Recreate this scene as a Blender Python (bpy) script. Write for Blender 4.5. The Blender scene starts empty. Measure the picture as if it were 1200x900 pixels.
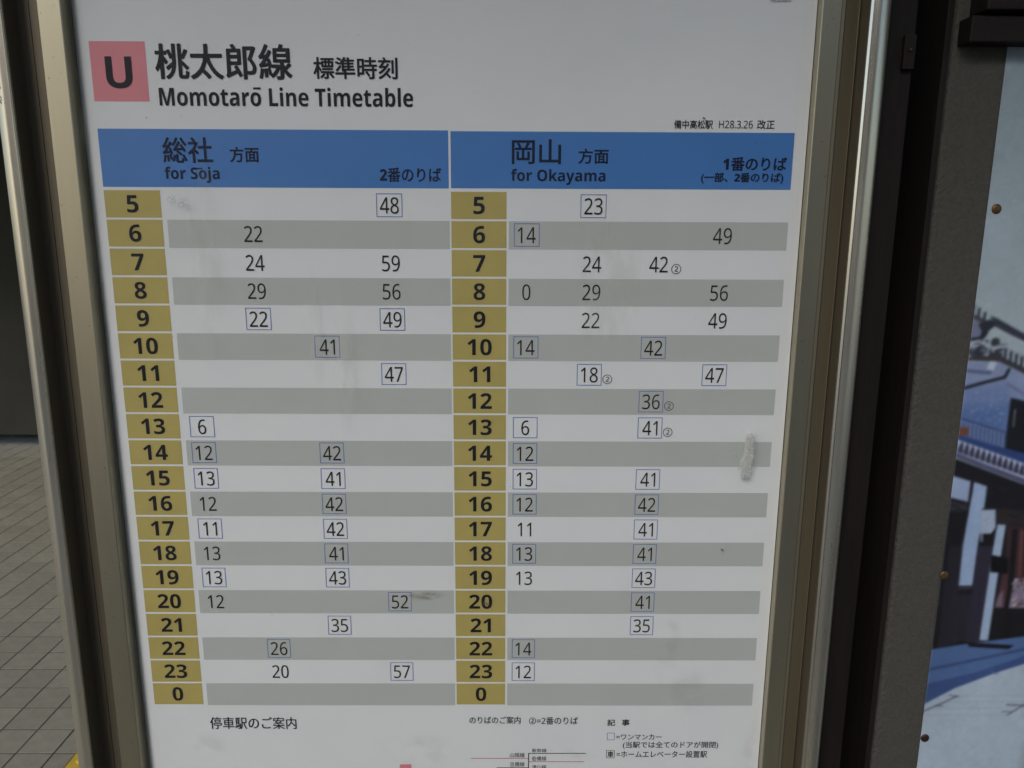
import bpy, bmesh, math, random
import numpy as np
from mathutils import Matrix, Vector
R = math.radians
random.seed(11)
S = bpy.context.scene
COL = S.collection

# ------------------------------------------------------------------ camera, sky, sun, exposure
cam_d = bpy.data.cameras.new('camera'); cam = bpy.data.objects.new('camera', cam_d); COL.objects.link(cam)
cam_d.sensor_width = 36.0; cam_d.lens = 26.93; cam_d.clip_start = .02; cam_d.clip_end = 2000
M = (Matrix.Rotation(-0.005975, 4, 'Z') @ Matrix.Rotation(-0.20249, 4, 'X') @
     Matrix.Rotation(R(90), 4, 'X') @ Matrix.Rotation(0.004546, 4, 'Z'))
cam.matrix_world = Matrix.Translation((0, -0.85, 1.45)) @ M
cam_d.dof.use_dof = True; cam_d.dof.focus_distance = 0.88; cam_d.dof.aperture_fstop = 13
S.camera = cam

SUN_EL, SUN_AZ = R(38), R(206)      # azimuth measured clockwise from +Y (the board's back): the sun is in front of the board, to its left
world = bpy.data.worlds.new('World'); S.world = world; world.use_nodes = True
wn = world.node_tree.nodes; wl = world.node_tree.links
bg = wn['Background']; sky = wn.new('ShaderNodeTexSky'); sky.sky_type = 'NISHITA'
sky.sun_disc = False; sky.sun_elevation = SUN_EL; sky.sun_rotation = SUN_AZ
sky.air_density = 1.0; sky.dust_density = 1.5; sky.ozone_density = 1.0
wl.new(sky.outputs[0], bg.inputs[0]); bg.inputs[1].default_value = 0.11
sd = bpy.data.lights.new('sun', 'SUN'); sun = bpy.data.objects.new('sun', sd); COL.objects.link(sun)
sd.energy = 1.0; sd.angle = R(20); sd.color = (1, .975, .94)
dirv = Vector((math.sin(SUN_AZ) * math.cos(SUN_EL), math.cos(SUN_AZ) * math.cos(SUN_EL), math.sin(SUN_EL)))
sun.rotation_euler = dirv.to_track_quat('Z', 'Y').to_euler()
S.view_settings.view_transform = 'Standard'; S.view_settings.look = 'None'
S.view_settings.exposure = 0.42; S.view_settings.gamma = 1.0

# ------------------------------------------------------------------ materials
def srgb(c):
    return tuple((v / 12.92 if v <= .04045 else ((v + .055) / 1.055) ** 2.4) for v in c)
def mat(name, col, rough=.5, metal=0., spec=.5, noise=0., nscale=30., stretch=(1, 1, 1), bump=0., bscale=200., bstretch=(1, 1, 1), tint=None, coat=0., rvar=0., island=0.):
    m = bpy.data.materials.new(name); m.use_nodes = True
    nt = m.node_tree; N = nt.nodes; L = nt.links; b = N['Principled BSDF']
    b.inputs['Roughness'].default_value = rough; b.inputs['Metallic'].default_value = metal
    b.inputs['Specular IOR Level'].default_value = spec; b.inputs['Coat Weight'].default_value = coat
    b.inputs['Base Color'].default_value = (*col, 1)
    tc = N.new('ShaderNodeTexCoord')
    out = None
    if noise:
        mp = N.new('ShaderNodeMapping'); mp.inputs['Scale'].default_value = stretch; L.new(tc.outputs['Object'], mp.inputs[0])
        n1 = N.new('ShaderNodeTexNoise'); n1.inputs['Scale'].default_value = nscale; n1.inputs['Detail'].default_value = 8; n1.inputs['Roughness'].default_value = .62
        L.new(mp.outputs[0], n1.inputs['Vector'])
        cr = N.new('ShaderNodeValToRGB'); cr.color_ramp.elements[0].position = .3; cr.color_ramp.elements[1].position = .7
        d = tint or tuple(c * (1 - noise) for c in col)
        cr.color_ramp.elements[0].color = (*d, 1); cr.color_ramp.elements[1].color = (*tuple(min(1, c * (1 + noise * .5)) for c in col), 1)
        L.new(n1.outputs['Fac'], cr.inputs[0]); out = cr.outputs[0]
        if rvar:
            mr = N.new('ShaderNodeMapRange'); mr.inputs['To Min'].default_value = rough - rvar; mr.inputs['To Max'].default_value = rough + rvar
            mr.inputs['From Min'].default_value = .3; mr.inputs['From Max'].default_value = .7
            L.new(n1.outputs['Fac'], mr.inputs[0]); L.new(mr.outputs[0], b.inputs['Roughness'])
    if island:
        g = N.new('ShaderNodeNewGeometry'); oi = N.new('ShaderNodeObjectInfo')
        ad = N.new('ShaderNodeMath'); ad.operation = 'ADD'; L.new(g.outputs['Random Per Island'], ad.inputs[0]); L.new(oi.outputs['Random'], ad.inputs[1])
        fr = N.new('ShaderNodeMath'); fr.operation = 'FRACT'; L.new(ad.outputs[0], fr.inputs[0])
        mr = N.new('ShaderNodeMapRange'); mr.inputs['To Min'].default_value = 1 - island; mr.inputs['To Max'].default_value = 1 + island; L.new(fr.outputs[0], mr.inputs[0])
        mx = N.new('ShaderNodeVectorMath'); mx.operation = 'SCALE'
        if out: L.new(out, mx.inputs[0])
        else: mx.inputs[0].default_value = col
        L.new(mr.outputs[0], mx.inputs['Scale']); out = mx.outputs[0]
    if out: L.new(out, b.inputs['Base Color'])
    if bump:
        mp = N.new('ShaderNodeMapping'); mp.inputs['Scale'].default_value = bstretch; L.new(tc.outputs['Object'], mp.inputs[0])
        n2 = N.new('ShaderNodeTexNoise'); n2.inputs['Scale'].default_value = bscale; n2.inputs['Detail'].default_value = 5
        L.new(mp.outputs[0], n2.inputs['Vector'])
        bp = N.new('ShaderNodeBump'); bp.inputs['Strength'].default_value = 1.0; bp.inputs['Distance'].default_value = bump
        L.new(n2.outputs['Fac'], bp.inputs['Height']); L.new(bp.outputs[0], b.inputs['Normal'])
    return m

MT = {}
MT['paper']  = mat('paper_white', (.725, .73, .735), rough=.5, spec=.3, noise=.03, nscale=9, tint=(.70, .708, .715))
MT['grey']   = mat('print_grey', (.465, .48, .455), rough=.45, noise=.03, nscale=14)
MT['blue']   = mat('print_blue', (.062, .195, .50), rough=.42, noise=.06, nscale=7)
MT['gold']   = mat('print_ochre', (.455, .365, .115), rough=.45, noise=.07, nscale=20)
MT['pink']   = mat('print_pink', (.70, .225, .26), rough=.45, noise=.04, nscale=20)
MT['ink']    = mat('print_ink', (.014, .014, .02), rough=.5, spec=.25)
MT['ink_soft'] = mat('print_ink_minutes', (.02, .019, .019), rough=.5, spec=.25)
MT['ink_blue'] = mat('print_ink_on_blue', (.01, .016, .04), rough=.5, spec=.25)
MT['boxline'] = mat('print_box_line', (.10, .18, .46), rough=.45)
MT['redline'] = mat('print_red_line', (.55, .13, .15), rough=.45)
MT['alu']    = mat('champagne_aluminium', (.66, .61, .49), rough=.30, metal=.86, noise=.03, nscale=5, stretch=(8, 8, .7), bump=.00006, bscale=700, bstretch=(1, 1, .05), rvar=.06)
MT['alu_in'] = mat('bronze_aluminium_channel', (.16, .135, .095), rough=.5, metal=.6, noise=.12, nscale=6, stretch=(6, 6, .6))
MT['band']   = mat('champagne_stile', (.42, .38, .275), rough=.38, metal=.9, noise=.08, nscale=5, stretch=(6, 6, .6), bump=.00004, bscale=600, bstretch=(1, 1, .05))
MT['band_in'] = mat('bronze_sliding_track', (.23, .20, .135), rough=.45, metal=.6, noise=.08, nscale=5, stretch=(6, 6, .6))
MT['bright'] = mat('bright_edge_aluminium', (.80, .75, .65), rough=.24, metal=1)  # brighter metal: part of the corner highlight is put into its colour
MT['rubber'] = mat('black_gasket', (.02, .02, .02), rough=.6)
MT['wood']   = mat('dark_shaded_wood', (.012, .009, .007), rough=.65, spec=.22, noise=.35, nscale=14, stretch=(5, 5, .35), bump=.0004, bscale=60, bstretch=(4, 4, .2))  # dark brown wood, with the shade around it also put into the colour
MT['woodh']  = mat('dark_shaded_wood_across', (.012, .009, .007), rough=.65, spec=.22, noise=.35, nscale=14, stretch=(.35, 5, 5), bump=.0004, bscale=60, bstretch=(.2, 4, 4))  # same wood laid across, shade put into its colour too
MT['panel']  = mat('rough_grey_board', (.076, .073, .062), rough=.9, spec=.2, noise=.22, nscale=260, bump=.0013, bscale=620)
MT['tile']   = mat('floor_tile', (.285, .262, .198), rough=.75, spec=.2, noise=.16, nscale=26, bump=.0004, bscale=90, island=.09)
MT['grout']  = mat('tile_grout', (.055, .052, .045), rough=.9, noise=.2, nscale=60)
MT['tactile'] = mat('yellow_paving', (.62, .42, .05), rough=.6, noise=.15, nscale=30)
MT['paving'] = mat('pale_bounce_paving', (.36, .36, .34), rough=.85, noise=.15, nscale=3)
MT['facade'] = mat('dark_boarding', (.12, .085, .05), rough=.7, noise=.3, nscale=4, stretch=(4, 4, .3))
MT['pane'] = mat('pale_pane', (.72, .73, .70), rough=.3)  # pale so the added windows reflect as light rectangles in the cover
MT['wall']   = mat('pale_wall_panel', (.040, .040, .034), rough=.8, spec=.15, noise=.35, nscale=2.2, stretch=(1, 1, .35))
MT['dark']   = mat('shadow_black', (.02, .02, .02), rough=.8)  # shadow of the floor gap and the slot put into a near-black colour
MT['roof']   = mat('shade_roof_boards', (.10, .095, .085), rough=.8, noise=.2, nscale=6)
MT['screw']  = mat('rusty_screw', (.13, .075, .03), rough=.45, metal=.5, noise=.3, nscale=200)
MT['screw_d'] = mat('dark_red_screw', (.05, .022, .018), rough=.45, metal=.4, noise=.3, nscale=200)
MT['fluff']  = mat('fluff', (.76, .76, .72), rough=.9, noise=.1, nscale=300)
MT['ink_mark'] = mat('print_ink_small_marks', (.07, .07, .075), rough=.5, spec=.25)
MT['speck']  = mat('speck', (.10, .085, .07), rough=.7)
MT['tape']   = mat('white_tape', (.86, .88, .88), rough=.4)
MT['scuff']  = mat('scuff', (.14, .15, .17), rough=.6)

MT['fluff'].node_tree.nodes['Principled BSDF'].inputs['Alpha'].default_value = .42
def cover_mat():
    m = bpy.data.materials.new('clear_cover'); m.use_nodes = True
    N = m.node_tree.nodes; L = m.node_tree.links; N.remove(N['Principled BSDF'])
    t = N.new('ShaderNodeBsdfTransparent'); t.inputs[0].default_value = (.985, .99, .985, 1)
    g = N.new('ShaderNodeBsdfGlossy'); g.inputs['Roughness'].default_value = .06
    tc = N.new('ShaderNodeTexCoord'); n = N.new('ShaderNodeTexNoise'); n.inputs['Scale'].default_value = 7; n.inputs['Detail'].default_value = 2
    b = N.new('ShaderNodeBump'); b.inputs['Distance'].default_value = .0012; L.new(tc.outputs['Object'], n.inputs['Vector'])
    L.new(n.outputs['Fac'], b.inputs['Height']); L.new(b.outputs[0], g.inputs['Normal'])
    f = N.new('ShaderNodeFresnel'); f.inputs['IOR'].default_value = 1.38
    mx = N.new('ShaderNodeMixShader'); gm = N.new('ShaderNodeNewGeometry'); k = N.new('ShaderNodeMath'); k.operation = 'SUBTRACT'; k.inputs[0].default_value = 1; L.new(gm.outputs['Backfacing'], k.inputs[1])
    k2 = N.new('ShaderNodeMath'); k2.operation = 'MULTIPLY'; L.new(k.outputs[0], k2.inputs[0]); L.new(f.outputs[0], k2.inputs[1])      # one reflecting face: the outer one
    L.new(k2.outputs[0], mx.inputs[0]); L.new(t.outputs[0], mx.inputs[1]); L.new(g.outputs[0], mx.inputs[2])
    L.new(mx.outputs[0], N['Material Output'].inputs['Surface']); return m
MT['cover'] = cover_mat()

def mark_mat(name, col, strength, scale=220., stretch=(1, 1, 1)):
    """dirt marks and painted reflections: opaque flecks of one colour, thinning out to the rim of the mark (object space, unit disc)"""
    m = bpy.data.materials.new(name); m.use_nodes = True
    N = m.node_tree.nodes; L = m.node_tree.links; b = N['Principled BSDF']
    b.inputs['Base Color'].default_value = (*col, 1); b.inputs['Roughness'].default_value = .7
    tc = N.new('ShaderNodeTexCoord')
    uvm = N.new('ShaderNodeVectorMath'); uvm.operation = 'LENGTH'
    mpu = N.new('ShaderNodeMapping'); mpu.inputs['Location'].default_value = (-1, -1, 0); mpu.inputs['Scale'].default_value = (2, 2, 0)
    L.new(tc.outputs['UV'], mpu.inputs[0]); L.new(mpu.outputs[0], uvm.inputs[0])
    fall = N.new('ShaderNodeMapRange'); fall.inputs['From Min'].default_value = 1.0; fall.inputs['From Max'].default_value = .25; fall.interpolation_type = 'SMOOTHSTEP'
    L.new(uvm.outputs['Value'], fall.inputs[0])
    mp = N.new('ShaderNodeMapping'); mp.inputs['Scale'].default_value = stretch; L.new(tc.outputs['Object'], mp.inputs[0])
    n = N.new('ShaderNodeTexNoise'); n.inputs['Scale'].default_value = scale; n.inputs['Detail'].default_value = 4; L.new(mp.outputs[0], n.inputs['Vector'])
    cr = N.new('ShaderNodeMapRange'); cr.inputs['From Min'].default_value = .4; cr.inputs['From Max'].default_value = .62; L.new(n.outputs['Fac'], cr.inputs[0])
    m1 = N.new('ShaderNodeMath'); m1.operation = 'MULTIPLY'; L.new(fall.outputs[0], m1.inputs[0]); L.new(cr.outputs[0], m1.inputs[1])
    m2 = N.new('ShaderNodeMath'); m2.operation = 'MULTIPLY'; m2.inputs[1].default_value = strength; L.new(m1.outputs[0], m2.inputs[0])
    L.new(m2.outputs[0], b.inputs['Alpha']); return m
MT['smear_tan'] = mark_mat('tan_smear', (.20, .15, .10), .55, 260, (.25, 1, 1.4))
MT['smear_grey'] = mark_mat('grey_smudge', (.22, .20, .17), .32, 420)
MT['smear_faint'] = mark_mat('faint_stain', (.40, .37, .29), .08, 40)
MT['pale_reflect'] = mark_mat('pale_reflection', (.78, .76, .70), .16, 60, (1, 1, .3))

def print_mat():
    m = bpy.data.materials.new('photo_print'); m.use_nodes = True
    N = m.node_tree.nodes; L = m.node_tree.links; b = N['Principled BSDF']
    b.inputs['Roughness'].default_value = .4; b.inputs['Specular IOR Level'].default_value = .4
    a = N.new('ShaderNodeAttribute'); a.attribute_name = 'print'
    tc = N.new('ShaderNodeTexCoord'); n = N.new('ShaderNodeTexNoise'); n.inputs['Scale'].default_value = 240; n.inputs['Detail'].default_value = 4
    L.new(tc.outputs['Object'], n.inputs['Vector'])
    mr = N.new('ShaderNodeMapRange'); mr.inputs['To Min'].default_value = .95; mr.inputs['To Max'].default_value = 1.05; L.new(n.outputs['Fac'], mr.inputs[0])
    v = N.new('ShaderNodeVectorMath'); v.operation = 'SCALE'; L.new(a.outputs['Color'], v.inputs[0]); L.new(mr.outputs[0], v.inputs['Scale'])
    L.new(v.outputs[0], b.inputs['Base Color']); return m
MT['print'] = print_mat()

# ------------------------------------------------------------------ helpers
def link(name, me, m, parent=None, loc=(0, 0, 0)):
    o = bpy.data.objects.new(name, me); COL.objects.link(o)
    if m is not None and not me.materials: me.materials.append(m)
    o.location = loc
    if parent: o.parent = parent
    return o
def thing(name, label, cat, loc=(0, 0, 0), group=None):
    o = bpy.data.objects.new(name, None); COL.objects.link(o); o.location = loc; o.empty_display_size = .05
    o['label'] = label; o['category'] = cat
    if group: o['group'] = group
    return o
def tag(o, label, cat, group=None):
    o['label'] = label; o['category'] = cat
    if group: o['group'] = group
    return o
def box_me(name, x0, x1, y0, y1, z0, z1, bev=0., seg=2):
    bm = bmesh.new(); bmesh.ops.create_cube(bm, size=1)
    for v in bm.verts:
        v.co = ((x0 + x1) / 2 + v.co.x * (x1 - x0), (y0 + y1) / 2 + v.co.y * (y1 - y0), (z0 + z1) / 2 + v.co.z * (z1 - z0))
    if bev: bmesh.ops.bevel(bm, geom=bm.edges[:], offset=bev, segments=seg, profile=.6, affect='EDGES')
    me = bpy.data.meshes.new(name); bm.to_mesh(me); bm.free(); return me
def extrude_me(name, prof, z0, z1, smooth_from=None):
    """closed profile of (x, y) points run up from z0 to z1"""
    bm = bmesh.new()
    a = [bm.verts.new((x, y, z0)) for x, y in prof]; b = [bm.verts.new((x, y, z1)) for x, y in prof]
    n = len(prof)
    for i in range(n):
        f = bm.faces.new((a[i], a[(i + 1) % n], b[(i + 1) % n], b[i])); f.smooth = smooth_from is not None
    bm.faces.new(a[::-1]); bm.faces.new(b)
    bmesh.ops.recalc_face_normals(bm, faces=bm.faces[:])
    me = bpy.data.meshes.new(name); bm.to_mesh(me); bm.free()
    if smooth_from is not None: me.set_sharp_from_angle(angle=R(32))
    return me
Z0 = 1.45                       # height of the origin of the sheet's own millimetre grid
def sheet_rect(name, x0, x1, z0, z1, y, m, parent):
    """flat printed area in the sheet's millimetre grid, seen from the front"""
    x0, x1, z0, z1 = x0 / 1e3, x1 / 1e3, Z0 + z0 / 1e3, Z0 + z1 / 1e3
    me = bpy.data.meshes.new(name); me.from_pydata([(x0, y, z0), (x1, y, z0), (x1, y, z1), (x0, y, z1)], [], [(0, 1, 2, 3)])
    return link(name, me, m, parent)
TXT = {}
def humanist(s, heavy):
    """Latin letters and digits in the humanist sans of the fallback font's mathematical alphabets"""
    up, lo, dg = (0x1D5D4, 0x1D5EE, 0x1D7EC) if heavy else (0x1D5A0, 0x1D5BA, 0x1D7E2); out = ''
    for ch in s:
        if 'A' <= ch <= 'Z': out += chr(up + ord(ch) - 65)
        elif 'a' <= ch <= 'z': out += chr(lo + ord(ch) - 97)
        elif '0' <= ch <= '9': out += chr(dg + ord(ch) - 48)
        else: out += ch
    return out
def text_data(body, bold):
    k = (body, bold)
    if k in TXT: return TXT[k]
    c = bpy.data.curves.new('lettering', 'FONT'); c.body = body; c.size = 1; c.offset = bold; c.resolution_u = 5; c.fill_mode = 'FRONT'
    o = bpy.data.objects.new('lettering', c); COL.objects.link(o); bpy.context.view_layer.update()
    me = bpy.data.meshes.new_from_object(o.evaluated_get(bpy.context.evaluated_depsgraph_get()))
    v = np.empty(len(me.vertices) * 3, np.float32); me.vertices.foreach_get('co', v); v = v.reshape(-1, 3)
    faces = [tuple(p.vertices) for p in me.polygons]
    bpy.data.objects.remove(o); bpy.data.curves.remove(c); bpy.data.meshes.remove(me)
    TXT[k] = (v, faces); return TXT[k]
def fatten(co, f, d):
    """heavier strokes: the same outlines laid again a hair to each side"""
    if not d: return co, f
    C, F = [], []
    for k, (a, b) in enumerate(((0, 0), (1, 0), (-1, 0), (0, 1), (0, -1), (.7, .7), (-.7, .7), (.7, -.7), (-.7, -.7))):
        n = len(C); C += [(x + a * d, y - k * 4e-6, z + b * d * .8) for x, y, z in co]; F += [tuple(i + n for i in q) for q in f]
    return C, F
def text_fit(name, body, bb, y, m, parent, bold=0.0):
    """lettering fitted to a box (x0, z0, x1, z1) on the sheet, millimetres"""
    v, f = text_data(body, 0); x0, z0, x1, z1 = bb; x0 += bold; x1 -= bold; z0 += bold * .8; z1 -= bold * .8
    mn, mx = v[:, :2].min(0), v[:, :2].max(0)
    u = (v[:, :2] - mn) / (mx - mn)
    co = [((x0 + a * (x1 - x0)) / 1e3, y, Z0 + (z0 + b * (z1 - z0)) / 1e3) for a, b in u]
    co, f = fatten(co, f, bold / 1e3)
    me = bpy.data.meshes.new(name); me.from_pydata(co, [], f)
    return link(name, me, m, parent)
def text_mid(name, body, cx, cz, sx, sz, y, m, parent, bold=0.0):
    """lettering at fixed scale (mm per em, across and up), centred on cx, cz"""
    v, f = text_data(body, bold); mn, mx = v[:, :2].min(0), v[:, :2].max(0); c = (mn + mx) / 2
    co = [((cx + (p[0] - c[0]) * sx) / 1e3, y, Z0 + (cz + (p[1] - c[1]) * sz) / 1e3) for p in v]
    me = bpy.data.meshes.new(name); me.from_pydata(co, [], f)
    return link(name, me, m, parent)
def frame_me(name, x0, x1, z0, z1, w, y):
    o = [(x0, z0), (x1, z0), (x1, z1), (x0, z1)]; i = [(x0 + w, z0 + w), (x1 - w, z0 + w), (x1 - w, z1 - w), (x0 + w, z1 - w)]
    co = [(a / 1e3, y, Z0 + b / 1e3) for a, b in o + i]
    me = bpy.data.meshes.new(name); me.from_pydata(co, [], [(k, (k + 1) % 4, 4 + (k + 1) % 4, 4 + k) for k in range(4)])
    return me

# ------------------------------------------------------------------ setting: floor with its tiles, wall behind, unseen roofs and building added for the light
PX, PY = .1055, .1040
fl = link('floor', box_me('floor', -30, 30, -30, 30, -.3, -.0016), MT['grout']); fl['kind'] = 'structure'
tm = box_me('tile', -PX / 2 + .0022, PX / 2 - .0022, -PY / 2 + .0022, PY / 2 - .0022, -.012, 0, .0006, 1); tm.materials.append(MT['tile'])
cells = []
for i in range(-44, 26):
    for j in range(-26, 33):
        cells.append((-1.478 - PX / 2 + PX * i * -1 * -1, 1.05 + PY / 2 + PY * j))
TB = (-1.204, .32, .748, 1.048)       # patch of floor taken by the yellow paving
cells = [c for c in cells if not (TB[0] - .05 < c[0] < TB[1] + .05 and TB[2] - .0 < c[1] < TB[3] + .0) and -5.6 < c[0] < 1.2]
def near_view(c):                   # the strip of floor seen past the left post first
    x, y = c
    return abs((x + .85 * .62 * 0) / (y + .85) + .665) if y > .5 else 9
cells.sort(key=near_view)
rest = bmesh.new()
for k, (x, y) in enumerate(cells):
    if k < 290:
        t = link('tile', tm, None, fl, (x, y, random.uniform(-.0005, .0004)))
        t.rotation_euler = (random.uniform(-.003, .003), random.uniform(-.003, .003), random.uniform(-.004, .004))
    else:
        a, b = PX / 2 - .0022, PY / 2 - .0022; z = random.uniform(-.0005, .0004)
        vs = [rest.verts.new((x + sx * a, y + sy * b, zz)) for zz in (z - .008, z) for sx, sy in ((-1, -1), (1, -1), (1, 1), (-1, 1))]
        for q in ((4, 5, 6, 7), (0, 1, 5, 4), (1, 2, 6, 5), (2, 3, 7, 6), (3, 0, 4, 7)): rest.faces.new([vs[i] for i in q])
me = bpy.data.meshes.new('tile_field'); rest.to_mesh(me); rest.free()
tf = link('tile_field', me, MT['tile'], fl); tf['kind'] = 'stuff'
for j in range(3): link('tile', box_me('tile', -1.2648, -1.2065, .74 + PY * j, .74 + PY * j + .0996, -.012, 0, .0006, 1), MT['tile'], fl)
for k in range(5):                  # yellow warning blocks behind the case
    x0 = TB[0] + .308 * k
    bm = bmesh.new(); bmesh.ops.create_cube(bm, size=1)
    for v in bm.verts: v.co = (x0 + .15 + v.co.x * .3, .898 + v.co.y * .3, -.006 + v.co.z * .016)
    bmesh.ops.bevel(bm, geom=bm.edges[:], offset=.002, segments=1, affect='EDGES')
    for a in range(5):
        for b in range(5):
            mtx = Matrix.Translation((x0 + .03 + .06 * a, .778 + .06 * b, .002)) @ Matrix.Diagonal((1, 1, .35, 1))
            bmesh.ops.create_uvsphere(bm, u_segments=10, v_segments=6, radius=.0125, matrix=mtx)
    me = bpy.data.meshes.new('tactile_block'); bm.to_mesh(me); bm.free()
    link('tactile_block', me, MT['tactile'], fl)['label'] = 'yellow raised-dot paving block'

w = thing('wall_panel', 'dim pale wall panel standing off the tiled floor behind the left post', 'wall', (-3.4, 4.05, 0))
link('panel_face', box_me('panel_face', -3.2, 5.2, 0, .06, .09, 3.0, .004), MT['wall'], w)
link('gap_shade', box_me('gap_shade', -3.2, 5.2, .33, .4, 0, .1), MT['dark'], w)  # dark strip standing in for the shadow gap below the panel
sr = thing('back_shade_roof', 'unseen low roof added to darken the back of the tiled floor and the wall panel', 'roof', (0, 0, 2.35))  # out of view, added to shade the far floor and wall
link('roof_board', box_me('roof_board', -7, 1.5, 2.35, 4.9, 0, .04), MT['roof'], sr)
link('fascia', box_me('fascia', -7, 1.5, 2.31, 2.347, -.14, .06), MT['wood'], sr)
c = thing('shade_canopy', 'unseen boarded canopy added to shade the timetable case from above', 'roof', (0, 0, 2.8))  # out of view, added as shade caster above the case
for k in range(29): link('roof_board', box_me('roof_board', -2.2 + k * .32, -2.2 + k * .32 + .312, -1.2, 1.6, 0, .03), MT['roof'], c)
link('fascia', box_me('fascia', -2.2, 7.08, -1.24, -1.203, -.10, .05), MT['roof'], c)
for y in (-.9, .9): link('beam', box_me('beam', -2.2, 7.08, y - .06, y + .06, -.16, -.002), MT['wood'], c)
pv = link('bounce_paving', box_me('bounce_paving', -30, 30, -30, -2.2, -.3, .004), MT['paving']); pv['kind'] = 'structure'  # unseen pale ground added to bounce light onto the lower sheet
sb = thing('reflection_building', 'unseen low building added behind the viewpoint to give the cover dark reflections', 'building', (0, -6.0, 0))  # out of view, added for what the cover and frame reflect
link('wall', box_me('wall', -3.75, 5.2, -.3, 0, 0, 3.6), MT['facade'], sb)
link('roof', box_me('roof', -3.9, 5.4, -.8, .6, 3.61, 3.8), MT['roof'], sb)
for k, x in enumerate((-2.6, -.9, 1.3, 3.1)):
    wi = link('window_frame', box_me('window_frame', x, x + 1.15, .001, .05, .7, 1.9), MT['wood'], sb)
    for a in (0, 1): link('pane', box_me('pane', x + .06 + .54 * a, x + .55 + .54 * a, .052, .058, .76, 1.84), MT['pane'], wi)

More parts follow.
